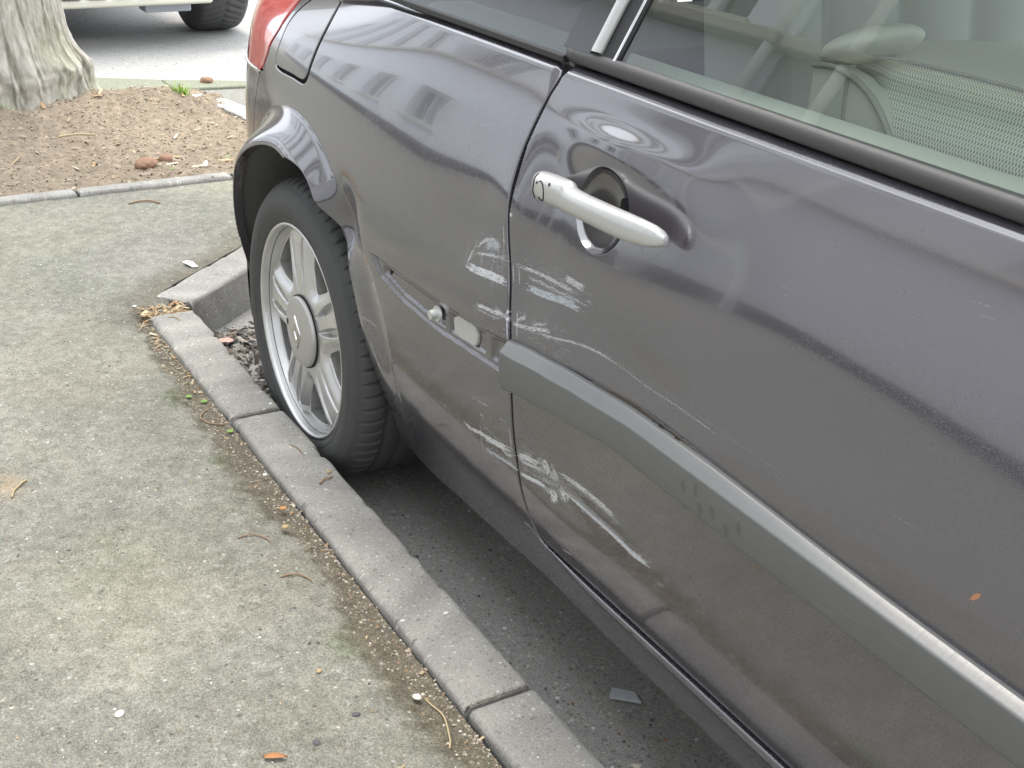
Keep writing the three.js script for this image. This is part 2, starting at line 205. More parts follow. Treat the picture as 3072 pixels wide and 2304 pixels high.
  flecks(.78, .90, .735, .80, 46); flecks(.915, 1.08, .765, .805, 60); flecks(.80, .905, .66, .70, 34, .12); flecks(.915, 1.06, .685, .73, 50, .1); flecks(.79, .915, .435, .49, 60, .2); flecks(.925, 1.06, .455, .51, 300, .1); flecks(.925, 1.03, .478, .502, 160, .15); flecks(1.04, 1.22, .475, .525, 200, .02); flecks(.81, .915, .448, .482, 110, .25); flecks(1.2, 1.4, .46, .50, 40, .02);
  // upper group, quarter panel
  line(SC.q1, 5, .6); line(SC.q4, 11, .9); line(SC.q3, 3, .6, undefined, 2.5); line(SC.q2, 5, .5, undefined, 3); line(SC.qv1, 1, .55, [216, 206, 190], .4, .3); line(SC.qv2, 2, .6, [216, 206, 190], .4, .3);
  for (let i = 0; i < 14; i++) { const x = 0.80 + R() * 0.07, y = 0.742 + R() * 0.05; line([[x, y], [x + 0.004, y - 0.014 - R() * 0.02]], 1, .5, undefined, .4, .5); }
  for (let i = 0; i < 7; i++) line(shift(SC.qpatch.slice(0, 2), R() * 0.012 - 0.006, -R() * 0.022), 3, .42, [190, 204, 214], 2);
  line(SC.qd, 3, .55, undefined, 3, 1.3); line(SC.q5, 5, .8); line(shift(SC.q5, -0.005, -0.008), 3, .4); line([[0.80, 0.688], [0.803, 0.676], [0.815, 0.674]], 2, .5); line(SC.q6, 9, .75, [205, 216, 226], 4, 1.1); line([[0.862, 0.70], [0.90, 0.694]], 5, .6, undefined, 3);
  blot(0.873, 0.842, 0.003, 12, .7); blot(0.897, 0.70, 0.008, 40, .6);
  // upper group, door
  line(SC.d1, 3, .6, undefined, 2); line(shift(SC.d1, 0.014, 0), 3, .4, undefined, 3); line(SC.d2, 4, .6, undefined, 2); line([[1.02, .799], [1.07, .7985]], 8, .55); line(SC.d3, 9, .75, [196, 208, 216]); line([[0.93, .769], [1.08, .781]], 4, .35);
  for (let i = 0; i < 16; i++) { const x = 0.94 + R() * 0.10, y = 0.778 + R() * 0.014; line([[x, y], [x + 0.03 + R() * 0.03, y + 0.004]], 1, .28, undefined, .6); }
  line(SC.d4, 5, .65, undefined, 3); line(SC.d5, 3, .6, undefined, 2); line(SC.d6, 3, .6, undefined, 3); line([[0.917, 0.70], [0.94, 0.713]], 5, .6, undefined, 4); line(SC.d7, 1.5, .42, [186, 184, 180], .5, .45); line(SC.d7.slice(0, 5), 3, .4); line([[1.24, .735], [1.5, .735]], 1, .25, [160, 158, 155], .5, .4);
  for (let i = 0; i < 10; i++) { const x = 0.95 + R() * 0.12, y = 0.69 + R() * 0.02; line([[x, y], [x + 0.012, y + 0.001]], 1, .5, [200, 195, 185]); }
  // middle flecks on the quarter panel below the recess
  line(SC.l3, 2, .6); line(SC.l4, 2, .75); line(SC.l5, 2, .6); for (let i = 0; i < 26; i++) { const x = 0.77 + R() * 0.13, y = 0.49 + R() * 0.045; line([[x, y], [x + 0.006 + R() * 0.016, y + 0.003]], 1, .4, [190, 200, 205]); }
  blot(0.815, 0.497, 0.007, 10, .6); line([[0.903, 0.52], [0.906, 0.486]], 4, .6, undefined, 4, 1.2);
  // lower group
  line(SC.l1, 6, 1, [236, 240, 244]); line(SC.l2, 4, .7); line(shift(SC.l1.slice(2), 0, -.004), 4, .6); line(SC.lv, 1.6, .8, [225, 218, 205], .4, .3); line(SC.l6, 6, .85, [198, 208, 218]); line(shift(SC.l6, 0.01, -.012).slice(0, 2), 2, .4); for (let i = 0; i < 20; i++) { const x = 0.81 + R() * 0.09; line([[x, 0.462], [x + 0.02, 0.440]], 1, .16); }
  line(SC.m1, 9, 1); line(SC.m2, 4, .7); for (let i = 0; i < 22; i++) { const x = 0.93 + R() * 0.06, y = 0.462 + R() * 0.036; line([[x, y], [x + 0.05 + R() * 0.05, y + 0.012]], 1.5, .3, [178, 186, 194], .8); }
  SC.blobs.forEach(([x, y], i) => { blot(x + .004, y, [0.010, 0.008, 0.010, 0.012][i], 90, .8); blot(x, y + .002, .016, 50, .5); for (let s = 0; s < 9; s++) { const a = R() * 6.28; line([[x, y], [x + 0.022 * Math.cos(a), y + 0.014 * Math.sin(a)]], 1, .35); } });
  line(SC.m3, 7, .9); line(shift(SC.m3, 0.01, -.006), 5, .5, [186, 192, 198]); line(SC.m4, 6, 1, [236, 240, 244]); line(SC.m5, 8, 1, [230, 235, 240], 1.2, .6); line(shift(SC.m5.slice(0, 5), 0, .004), 7, .4, [180, 188, 198], 2); line(shift(SC.m5.slice(1), .01, .008), 3, .4); line(SC.m6, 4, .5, [170, 176, 182]);
  g.globalAlpha = .25; g.fillStyle = '#2a282d'; g.beginPath(); const band = [[1.02, .505], [1.12, .517], [1.2, .512], [1.24, .49], [1.12, .488], [1.03, .482]]; band.forEach((p, i) => i ? g.lineTo(...Q(...p)) : g.moveTo(...Q(...p))); g.fill(); g.globalAlpha = 1;
  line(SC.f1, 3, .7, [214, 212, 200]); for (let i = 0; i < 9; i++) { const t = i / 9, x = mix(1.056, 1.136, t), y = mix(0.376, 0.393, t); line([[x - 0.018, y + .004], [x, y], [x + 0.004, y - .006]], 2, .65, [214, 212, 200]); }
  line(SC.g1, 5, .5, [190, 200, 210], 2); for (let i = 0; i < 30; i++) { const x = 1.1 + R() * .35, y = .40 + R() * .09; line([[x, y], [x + .02 + R() * .03, y + .003]], 1, .18); }
  for (let i = 0; i < 16000; i++) { const y = mix(.20, .64, R()), cx = lerpTab([[.20, .432], [.25, .442], [.345, .457], [.456, .470], [.516, .465], [.577, .442], [.61, .416], [.652, .387]], y), [a, b] = Q(cx - R() * .11, y), v = 118 + R() * 60; g.fillStyle = `rgba(${v},${v - 2},${v - 6},${.12 + R() * .22})`; g.fillRect(a, b, 1 + R() * 1.4, 1 + R()); q.fillStyle = 'rgba(0,150,0,.5)'; q.fillRect(a, b, 1, 1); } // grit thrown on the lip by the wheel
  // wheel-arch lip scuffs
  line(SC.lip1, 5, .4, [180, 176, 170], 3); line(SC.lip2, 4, .5, undefined, 2); line(shift(SC.lip2, .008, -.004), 4, .85, [24, 24, 26], 1, .4); for (let i = 0; i < 26; i++) { const a = 0.15 + R() * 0.9, r = 0.41 + R() * .04, x = r * Math.cos(a), y = .325 + r * Math.sin(a); line([[x, y], [x + .004, y - .01 - R() * .02]], 1.5, .35, [170, 168, 164], 1.5); }
  g.fillStyle = '#a8653a'; g.save(); { const [X, Y] = Q(...SC.speck[0]); g.translate(X, Y); g.rotate(-.9); g.beginPath(); g.ellipse(0, 0, 9, 3.4, 0, 0, 7); g.fill(); } g.restore();
  for (let i = 0; i < 60; i++) { const x = 0.9 + R() * .85, y = .36 + R() * .65; line([[x, y], [x + .004 + R() * .03, y + .002]], 1, .18); }
  g.fillStyle = base; q.fillStyle = 'rgb(0,26,0)'; for (const z of [g, q]) { z.fillRect(0, 0, 3, H); z.fillRect(0, H - 3, W, 3); z.fillRect(0, 0, W, 3); z.fillRect(W - 3, 0, 3, H); }
  const color = new THREE.CanvasTexture(c); color.colorSpace = THREE.SRGBColorSpace; const rough = new THREE.CanvasTexture(k);
  return { color, rough };
})();

const paintCommon = { ior: 2.15, specularIntensity: 1, clearcoat: 0.5, clearcoatRoughness: 0.012 };
M.paint = phy({ ...paintCommon, map: scratchTex.color, roughness: 1, roughnessMap: scratchTex.rough, metalness: 0 });
M.paintPlain = phy({ ...paintCommon, color: lin(0.046, 0.042, 0.047), roughness: 0.16, metalness: 0 });
M.blackPlastic = std({ color: lin(0.018, 0.018, 0.019), roughness: 0.5 });
M.glossBlack = phy({ color: lin(0.012, 0.012, 0.014), roughness: 0.12, clearcoat: 0.6 });
M.trim = std({ color: lin(0.075, 0.073, 0.072), roughness: 0.42, bumpMap: bumpAt(6), bumpScale: 0.0003 });
const stripMap = (() => { const c = document.createElement('canvas'), W = c.width = 2048, H = c.height = 160, g = c.getContext('2d'), R = rng(61); g.fillStyle = '#5d5f5e'; g.fillRect(0, 0, W, H);
  for (let i = 0; i < 9000; i++) { const v = 70 + R() * 50; g.fillStyle = `rgba(${v},${v},${v},.22)`; g.fillRect(R() * W, R() * H, 1 + R() * 3, 1); }
  for (let i = 0; i < 70; i++) { const x = R() * W, y = 20 + R() * 120, l = 8 + R() * R() * 160, v = 140 + R() * 60; g.strokeStyle = `rgba(${v},${v},${v - 4},${.12 + R() * .3})`; g.lineWidth = .6 + R() * .8; g.beginPath(); g.moveTo(x, y); g.lineTo(x + l, y + (R() - .5) * 5); g.stroke(); }
  for (const [x, v] of [[1.348, .56], [1.372, .68], [1.379, .30], [1.403, .46], [1.427, .28], [1.45, .54]]) for (let k = 0; k < 240; k++) { const a = R() * 6.283, d = Math.sqrt(R()); g.fillStyle = 'rgba(58,59,57,.10)'; g.beginPath(); g.arc((x - .9) / .97 * W + d * 9 * Math.cos(a), (1 - (v * .8 + .1)) * H + d * 20 * Math.sin(a), 2.5, 0, 7); g.fill(); } // greasy finger marks
  const t = new THREE.CanvasTexture(c); t.colorSpace = THREE.SRGBColorSpace; return t; })();
const stripBump = bumpAt(7); stripBump.repeat.set(7, .6);
M.moulding = phy({ ior: 1.75, map: stripMap, roughness: 0.38, bumpMap: stripBump, bumpScale: 0.00022 });
M.liner = std({ color: lin(0.17, 0.168, 0.155), roughness: 0.85, bumpMap: bumpAt(3), bumpScale: 0.002 });
M.under = std({ color: lin(0.02, 0.02, 0.02), roughness: 0.9 });
M.silver = phy({ color: lin(0.52, 0.52, 0.505), metalness: 0.5, roughness: 0.30, clearcoat: 0.5, clearcoatRoughness: 0.1 });
M.alloy = phy({ color: lin(0.62, 0.615, 0.60), metalness: 0.62, roughness: 0.25, clearcoat: 0.35, clearcoatRoughness: 0.2, bumpMap: bumpAt(9), bumpScale: 0.00015 });
M.chrome = std({ color: lin(0.8, 0.8, 0.8), metalness: 1, roughness: 0.1 });
M.zinc = std({ color: lin(0.62, 0.63, 0.60), metalness: 0.6, roughness: 0.4 });
M.rubber = std({ color: lin(0.062, 0.063, 0.061), roughness: 0.62, bumpMap: bumpAt(5), bumpScale: 0.0006 });
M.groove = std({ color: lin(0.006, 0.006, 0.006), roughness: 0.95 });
M.disc = std({ color: lin(0.12, 0.11, 0.10), metalness: 0.7, roughness: 0.5 });
M.foam = std({ color: lin(0.50, 0.49, 0.45), roughness: 0.85, bumpMap: bumpAt(8), bumpScale: 0.001 });
M.adhesive = std({ color: lin(0.085, 0.070, 0.055), roughness: 0.8, bumpMap: bumpAt(9), bumpScale: 0.001 });
M.redLens = phy({ color: lin(0.62, 0.03, 0.025), roughness: 0.08, clearcoat: 1, clearcoatRoughness: 0.02 });
M.clearLens = phy({ color: lin(0.62, 0.16, 0.15), roughness: 0.1, clearcoat: 1, clearcoatRoughness: 0.02 });
M.glass = phy({ color: lin(0.86, 0.945, 0.90), transmission: 1, thickness: 0, roughness: 0, ior: 1.74 });
M.glassDark = phy({ color: lin(0.30, 0.34, 0.33), transmission: 1, thickness: 0, roughness: 0, ior: 1.9 });
const meshTex = dataTex(256, 256, (i, j) => { const u = i / 16, v = j / 16, a = Math.cos(u * 6.2832) * Math.cos(v * 6.2832 + (Math.floor(u * 2) % 2) * 3.1416); const k = a > 0.25 ? 1 : 0; const n = h2(i, j) * 18; return k ? [138 + n, 140 + n, 130 + n] : [212 + n, 214 + n, 202 + n]; });
meshTex.repeat.set(6.5, 6.5);
M.seatMesh = std({ map: meshTex, roughness: 0.95 });
const ribTex = dataTex(8, 256, (i, j) => { const k = 0.5 + 0.5 * Math.cos(j / 256 * 6.2832 * 16); const v = 176 + k * 2; return [v, v, v - 6]; }); ribTex.repeat.set(8, 9);
M.seatRib = std({ map: ribTex, roughness: 0.95 });
M.seatPlain = std({ color: lin(0.62, 0.61, 0.54), roughness: 0.75 });
M.seatPipe = std({ color: lin(0.34, 0.34, 0.29), roughness: 0.6 });
M.interior = std({ color: lin(0.27, 0.28, 0.25), roughness: 0.8 });
M.interiorDark = std({ color: lin(0.04, 0.04, 0.042), roughness: 0.9 });
M.headliner = std({ color: lin(0.62, 0.62, 0.58), roughness: 0.9 });

// ───────────────────────── ground, pavement, kerb ─────────────────────────
const KY = 0.128, PY = 0.120;
// the carriageway: one sheet to the horizon; the bay under the car is darker, patched asphalt laid on it
struct('road', grid(2, 2, (u, v) => [mix(-150, 150, u), 0, mix(150, -150, v)]), M.road, 'pale worn asphalt carriageway');
struct('parking_bay', grid(60, 24, (u, v) => { const x = mix(-1.5, 5.2, u), z = mix(0.05, -2.2, v); return [x, 0.004 + 0.004 * (fbm(x * 3, z * 3, 3, 2) - 0.5), z]; }), M.bay, 'dark patched asphalt in the parking bay');
// near pavement beside and behind the car, a gently uneven sheet (outline: back of the long kerb, back of the slanted kerb)
const pavH = (x, z) => { const n = (fbm(x * 4, z * 4, 3, 12) - 0.5) * 0.007 + (fbm(x * 22, z * 22, 2, 14) - 0.5) * 0.0035; const d = z - 0.147; const low = x > -0.72 ? 0.012 * Math.exp(-(((d - 0.025) / 0.05) ** 2)) : 0; return PY + n - low; };
const slantX = z => -0.847 + 0.84 * (z - 0.089); // back edge of the slanted kerb
{ const g = [];
  g.push(grid(220, 90, (u, v) => { const x = mix(-0.86, 1.5, u), z = mix(1.1, 0.146, v), t = pvUV(x, z); return [x, pavH(x, z), z, ...t]; }));
  g.push(grid(70, 160, (u, v) => { const z = mix(1.1, -1.2, v), xr = z > 0.09 ? -0.70 : z > 0.028 ? mix(-0.70, slantX(z), ss(0.085, 0.05, z)) : slantX(z), x = mix(-1.80, xr, u), t = pvUV(x, z); return [x, pavH(x, z), z, ...t]; }));
  struct('pavement', mergeGeometries(g), M.pavement, 'mossy grey asphalt pavement');
  const f = [];
  f.push(grid(20, 4, (u, v) => { const x = mix(1.5, 14, u), z = mix(4.3, 0.146, v); return [x, PY, z]; }));
  f.push(grid(40, 12, (u, v) => { const x = mix(-1.80, 1.5, u), z = mix(4.3, 1.1, v); return [x, PY, z]; }));
  f.push(grid(10, 12, (u, v) => { const x = mix(-3.10, -1.80, u), z = mix(4.3, 0.9, v); return [x, PY, z]; }));
  f.push(grid(12, 6, (u, v) => { const x = mix(-1.80, slantX(-1.2), u), z = mix(-1.2, -1.75, v); return [x, PY, z]; }));
  f.push(grid(10, 4, (u, v) => { const x = mix(-3.10, -1.80, u), z = mix(-0.80, -1.75, v); return [x, PY, z]; }));
  f.push(grid(14, 30, (u, v) => { const z = mix(4.3, -1.75, v), xl = z > 0.2 ? -14 : -3.50 - 0.526 * (z + 0.391), x = mix(xl, -3.10, u); return [x, PY - 0.003, z]; }));
  struct('pavement_beyond', mergeGeometries(f), M.pavementFar, 'grey pavement round the tree pit');
}
// one kerb stone: a profile with rounded arrises swept along its length and roughened
function kerbStone(len, w, hgt, seed, chip = 1) {
  const n = Math.max(10, Math.round(len / 0.012)), prof = [], r = 0.012;
  const A = (cx, cy, a0) => { for (let k = 0; k <= 4; k++) { const a = a0 + k / 4 * Math.PI / 2; prof.push([cx + r * Math.cos(a), cy + r * Math.sin(a)]); } };
  prof.push([0, -hgt]); for (let k = 1; k < 8; k++) prof.push([0, mix(-hgt, -r, k / 8)]); A(r, -r, Math.PI / 2); prof.splice(prof.length - 5, 5, ...[...Array(5)].map((_, k) => { const a = Math.PI - k / 4 * Math.PI / 2; return [r + r * Math.cos(a), -r + r * Math.sin(a)]; }));
  for (let k = 1; k < 10; k++) prof.push([mix(r, w - r, k / 10), 0]); prof.push(...[...Array(5)].map((_, k) => { const a = Math.PI / 2 - k / 4 * Math.PI / 2; return [w - r + r * Math.cos(a), -r + r * Math.sin(a)]; })); for (let k = 1; k <= 8; k++) prof.push([w, mix(-r, -hgt, k / 8)]);
  const m = prof.length, cols = n + 1, pos = [], uv = [], idx = [];
  for (let k = 0; k < m; k++) for (let i = 0; i <= n; i++) { let x = i / n * len, [z, y] = prof[k]; const e = Math.min(x, len - x), drop = 0.007 * Math.exp(-e / 0.006), rough = (fbm(x * 18 + seed * 7, k * 0.55, 3, seed) - 0.5);
    const edge = Math.max(0, 1 - Math.min(Math.abs(z), Math.abs(z - w)) / 0.02) * chip; y -= drop * (y > -0.05 ? 1 : 0); const big = ss(0.62, 0.8, fbm(x * 26, seed * 3.7 + (z > w / 2 ? 9 : 0), 3, seed + 4)) * edge;
    pos.push(x, y + rough * 0.003 - big * 0.006, z + rough * 0.004 * (z > w / 2 ? 1 : -1) - big * 0.006 * Math.sign(z - w / 2)); uv.push(x + seed * 0.37, (z + y * 0.9) + seed * 0.21); }
  for (let k = 0; k < m - 1; k++) for (let i = 0; i < n; i++) { const a = k * cols + i, b = a + 1, c = a + cols, d = c + 1; idx.push(a, d, b, a, c, d); }
  for (const i of [0, n]) for (let k = 1; k < m - 1; k++) { const q = [0, k, k + 1].map(t => t * cols + i); idx.push(...(i ? [q[0], q[2], q[1]] : q)); }
  const g = geoFrom(pos, idx, uv); return g;
}
const kerb = new THREE.Group(); kerb.name = 'kerb'; kerb.userData = { kind: 'structure', label: 'concrete kerb of long stones between pavement and parking bay' }; scene.add(kerb);
[[-0.695, -0.059, 0], [-0.054, 1.017, 1], [1.021, 2.095, 2], [2.10, 3.17, 3], [3.175, 4.24, 4]].forEach(([a, b, k]) => { const m = part('kerb_stone', kerbStone(b - a, 0.118, 0.2, 3 + k), M.kerb, kerb); m.position.set(a, KY + (k === 0 ? 0.001 : 0), 0.029 - 0.004 * k); m.rotation.y = 0.002 * k; });
{ // the slanted end kerb that runs under the tail of the car
  const dir = Math.atan2(0.365, -0.307); // (-0.307, -0.365) heading
  let s = 0.004; for (const [len, k] of [[0.62, 11], [0.9, 12], [0.9, 13]]) { const ux = -0.644, uz = -0.765, m = part('kerb_stone', kerbStone(len, 0.118, 0.2, k), M.kerb, kerb); m.position.set(-0.742 + ux * s, KY - 0.001, 0.021 + uz * s); m.rotation.y = Math.atan2(-uz, ux); m.scale.z = -1; s += len + 0.006; if (m.scale.z < 0) { const ix = m.geometry.index.array; for (let i = 0; i < ix.length; i += 3) { const t = ix[i]; ix[i] = ix[i + 1]; ix[i + 1] = t; } m.scale.z = 1; const p = m.geometry.attributes.position; for (let i = 0; i < p.count; i++) p.setZ(i, -p.getZ(i)); m.geometry.computeVertexNormals(); } }
}
// far kerb line of the island and the slabs behind the tree pit
{ const slabs = new THREE.Group(); slabs.name = 'paving_slabs'; slabs.userData = { kind: 'structure', label: 'row of worn concrete slabs behind the tree pit' }; scene.add(slabs);
  const S = (a, y, hue) => { const g = bevel(poly(a.map(p => [p[0], -p[1]])), 0.03, 0.004, 1); g.rotateX(-Math.PI / 2); const m = part('paving_slab', g, hue, slabs); m.position.y = y - 0.034; return m; };
  const slabMat = std({ map: farGrit, color: lin(0.95, 1.0, 0.84), roughness: 0.95 }), pale = std({ map: roadFar, color: lin(1.15, 1.15, 1.12), roughness: 0.95 });
  S([[-3.26, 0.60], [-3.26, -0.12], [-3.72, -0.12], [-4.05, 0.60]], 0.130, slabMat); S([[-3.255, -0.13], [-3.225, -0.66], [-3.43, -0.66], [-3.71, -0.13]], 0.128, slabMat); S([[-3.22, -0.67], [-3.15, -1.2], [-3.19, -1.2], [-3.42, -0.67]], 0.129, slabMat);
  S([[-3.05, 0.6], [-3.065, -0.03], [-3.25, -0.03], [-3.25, 0.6]], 0.127, pale); S([[-3.065, -0.04], [-3.09, -0.50], [-3.235, -0.50], [-3.25, -0.04]], 0.126, pale);
  S([[-2.92, -0.705], [-2.60, -0.76], [-2.60, -0.85], [-2.93, -0.79]], 0.142, pale); S([[-2.59, -0.762], [-1.95, -0.85], [-1.95, -0.94], [-2.59, -0.852]], 0.138, pale);
}
const edging = new THREE.Group(); edging.name = 'pit_edging'; edging.userData = { kind: 'structure', label: 'narrow concrete edging along the near side of the tree pit' }; scene.add(edging);
{ let z = 0.62; for (const l of [0.55, 0.52, 0.58]) { const g = kerbStone(l, 0.062, 0.1, 21 + Math.round(z * 10), 0.6), m = part('edging_stone', g, M.kerb, edging); m.position.set(-1.797, 0.137, z); m.rotation.y = Math.PI / 2; m.rotation.y += 0.03 * Math.sin(z * 5); const p = g.attributes.position; for (let i = 0; i < p.count; i++) p.setZ(i, p.getZ(i) - 0.062); z -= l + 0.005; } }
// soil of the tree pit
const soilH = (x, z) => { const d = Math.hypot(x + 3.10, z - 0.02), m = 0.085 * Math.exp(-((d / 0.46) ** 2)); return 0.125 + m + 0.055 * Math.exp(-(((x + 2.95) / 0.16) ** 2 + ((z + 0.55) / 0.2) ** 2)) + 0.035 * (fbm(x * 7, z * 7, 4, 51) - 0.5) + 0.016 * (fbm(x * 38, z * 38, 3, 52) - 0.5) + 0.008 * (vn(x * 110, z * 110, 4) - 0.5); };
{ const g = grid(240, 240, (u, v) => { const x = mix(-3.12, -1.855, u), z = mix(0.90, -0.80, v), e = Math.min(1, Math.min(u, 1 - u) * 14); return [x, mix(0.117, soilH(x, z), e), z]; }); const p = g.attributes.position, c = new Float32Array(p.count * 3);
  for (let i = 0; i < p.count; i++) { const x = p.getX(i), z = p.getZ(i), f = .55 * fbm(x * 5, z * 5, 3, 7) + .45 * fbm(x * 18, z * 18, 3, 27), w = ss(0.52, 0.7, fbm(x * 45, z * 45, 2, 19)), q = vn(x * 150, z * 150, 3); c[i * 3] = mix(0.225, 0.31, f) + 0.12 * w * q; c[i * 3 + 1] = mix(0.182, 0.255, f) + 0.10 * w * q; c[i * 3 + 2] = mix(0.13, 0.185, f) + 0.07 * w * q; }
  g.setAttribute('color', new THREE.BufferAttribute(c, 3)); struct('soil', g, M.soil, 'bare brown soil with wood chips in the tree pit'); }

// ───────────────────────── the grey car ─────────────────────────
const car = thing('parked_car', 'dark grey car with scraped rear door and dented wheel arch, parked against the kerb', 'car');
const ZC = -0.87; // the car's middle plane; its right side faces the pavement
const KX = [.10, .20, .25, .30, .342, .42, .50, .58, .65, .75, .82, .90, .97, 1.02, 1.05, 1.10, 1.2], KZ = [-0.13, -0.078, -0.057, -0.037, -0.022, 0, 0.013, 0.02, 0.0245, 0.0205, 0.0115, -0.005, -0.0265, -0.0475, -0.0625, -0.094, -0.17];
const KM = (() => { const n = KX.length, h = KX.slice(1).map((v, i) => v - KX[i]), a = Array(n).fill(0), b = Array(n).fill(1), c = Array(n).fill(0), d = Array(n).fill(0); for (let i = 1; i < n - 1; i++) { a[i] = h[i - 1]; b[i] = 2 * (h[i - 1] + h[i]); c[i] = h[i]; d[i] = 6 * ((KZ[i + 1] - KZ[i]) / h[i] - (KZ[i] - KZ[i - 1]) / h[i - 1]); } for (let i = 1; i < n; i++) { const w = a[i] / b[i - 1]; b[i] -= w * c[i - 1]; d[i] -= w * d[i - 1]; } const x = Array(n); x[n - 1] = d[n - 1] / b[n - 1]; for (let i = n - 2; i >= 0; i--) x[i] = (d[i] - c[i] * x[i + 1]) / b[i]; return x; })();
function profZ(y) { y = clamp(y, KX[0], KX[KX.length - 1]); let i = 0; while (i < KX.length - 2 && y > KX[i + 1]) i++; const h = KX[i + 1] - KX[i], a = (KX[i + 1] - y) / h, b = (y - KX[i]) / h; return a * KZ[i] + b * KZ[i + 1] + ((a ** 3 - a) * KM[i] + (b ** 3 - b) * KM[i + 1]) * h * h / 6; }
const sq = x => x * x, gs = (x, y, cx, cy, rx, ry) => Math.exp(-(sq((x - cx) / rx) + sq((y - cy) / ry)));
function baseZ(x, y) { return profZ(y) - .075 * sq(Math.max(0, .6 - x)) - 1.2 * sq(Math.max(0, -.42 - x)) - 1.6 * sq(Math.max(0, y - .86)) * ss(.6, -.3, x) - .048 * sq(Math.max(0, x - 2.2)); }
function archFlare(x, y, cx) { const X = x - cx, r = Math.hypot(X, y - .325); if (r > .5) return 0; const ang = Math.atan2(y - .325, X); const amp = (X < 0 ? .040 + .03 * ss(0, -.3, X) : .040 - .022 * ss(.15, .36, X)) * ss(-.2, .5, ang < -1.6 ? ang + 6.2832 : ang); const cx2 = lerpTab([[.20, .432], [.25, .442], [.345, .457], [.456, .470], [.516, .465], [.577, .442], [.61, .416], [.652, .387], [.70, .34]], y), d = X > .2 ? clamp(cx2 - X, 0, .12) : 0; return amp * (1 - ss(.395, .475, r)) - .09 * d * ss(.69, .58, y) * ss(.14, .42, y); }
// what the crash did to the metal
function dents(x, y) {
  let z = -.032 * gs(x, y, .285, .645, .05, .055) + .006 * gs(x, y, .235, .70, .03, .03);
  z -= .0062 * ss(.87, .99, x) * ss(1.54, 1.12, x + .25 * (y - .9)) * Math.exp(-sq((y - .895) / (y > .895 ? .072 : .20))) + .0  + .007 * gs(x, y, 1.20, .73, .17, .06) + .005 * gs(x, y, .93, .74, .05, .09) + .004 * gs(x, y, .78, .79, .12, .05) + .005 * gs(x, y, 1.04, .475, .10, .03) + .004 * gs(x, y, 1.5, .80, .2, .06);
  z += .0134 * gs(x, y, 1.070, .986, .105, y > .986 ? .0178 : .040) + .003 * gs(x, y, .86, .86, .06, .05) + .004 * gs(x, y, 1.22, .97, .06, .04);
  return z;
}
const carZ = (x, y) => baseZ(x, y) + archFlare(x, y, 0) + dents(x, y) + archFlare(x, y, 3.0);
const recU = x => lerpTab([[.40, .644], [.577, .647], [.70, .649], [.80, .656], [.95, .668]], x), recL = x => lerpTab([[.40, .638], [.42, .632], [.46, .606], [.553, .593], [.665, .589], [.77, .595], [.842, .599], [.95, .607]], x);
function quarterZ(x, y) {
  let z = carZ(x, y);
  if (x > .39 && x < .95 && y > .55 && y < .70) { const u = recU(x), l = recL(x); z -= .0048 * ss(0, .008, u - y) * ss(0, .008, y - l) * ss(.405, .43, x);
    for (const [a, b] of [[.462, .700], [.712, .832], [.846, .94]]) z -= .0045 * ss(a, a + .008, x) * ss(b, b - .008, x) * ss(0, .008, u - .009 - y) * ss(0, .008, y - l - .010);
    z -= .0025 * ss(.024, .018, Math.hypot(x - .877, y - .635)); }
  z += .009 * ss(.90, 1.10, x) * ss(.375, .325, y) * ss(.2, .27, y);
  return z;
}
const BELT = 1.048, GAP = .0030;
const doorEdge = [[.870, 1.07], [.8725, 1.047], [.877, 1.025], [.877, 1.005], [.873, .98], [.868, .955], [.8635, .93], [.862, .904], [.8625, .875], [.866, .838], [.873, .806], [.883, .775], [.892, .742], [.8975, .71], [.904, .68], [.909, .645], [.9115, .595], [.9125, .55], [.9148, .50], [.917, .465], [.9195, .435], [.923, .405], [.930, .374], [.9405, .352], [.958, .3395], [.99, .3385], [1.05, .3395], [1.2, .3405], [1.4, .343], [1.86, .347]];
const DOORX = 1.865;
const doorSD = polySD([...smoothPoly(doorEdge, 150), [DOORX, .347], [DOORX, 1.07]]);
const archEdge = (() => { const p = []; for (let a = 200; a > 82; a -= 3) { const t = a * Math.PI / 180; p.push([.395 * Math.cos(t), .325 + .395 * Math.sin(t)]); } const f = smoothPoly([[.055, .7215], [.10, .722], [.145, .716], [.185, .699], [.217, .675], [.241, .657], [.264, .635], [.289, .602], [.322, .562], [.341, .514], [.353, .445], [.350, .365], [.336, .300], [.326, .25], [.330, .19]], 60); return [...p, ...f, [.330, .05], [-.372, .05]]; })();
const archSD = polySD(archEdge);
const flapPts = [[.047, 1.006], [.054, .968], [.0475, .930], [.037, .884], [.030, .864], [.014, .8545], [-.06, .8505], [-.178, .8455], [-.193, .850], [-.195, .864], [-.186, .898], [-.178, .930], [-.157, .958], [-.11, .990], [-.06, 1.008], [.02, 1.015]];
const flapSD = polySD(smoothPoly(flapPts, 90, true));
const lampPts = [[-.66, .8035], [-.42, .8045], [-.315, .810], [-.304, .815], [-.262, .870], [-.220, .921], [-.200, .945], [-.178, .985], [-.15, 1.06], [-.66, 1.06]];
const lampSD = polySD(lampPts);
const seamX = y => lerpTab([[.2, -.40], [.60, -.385], [.728, -.350], [.762, -.336], [.815, -.318]], y);
const sillBottom = x => lerpTab([[.30, .200], [.40, .205], [.47, .199], [.60, .214], [.92, .235], [1.4, .238], [2.0, .24]], x);
const shell = (x, y) => Math.max(y - BELT, sillBottom(x) - y);
const rimR = (x, y) => mix(.0025, .0135, ss(1.005, 1.035, y));
const paintUV = (x, y) => [(x - PT.x0) / (PT.x1 - PT.x0), (y - PT.y0) / (PT.y1 - PT.y0)];
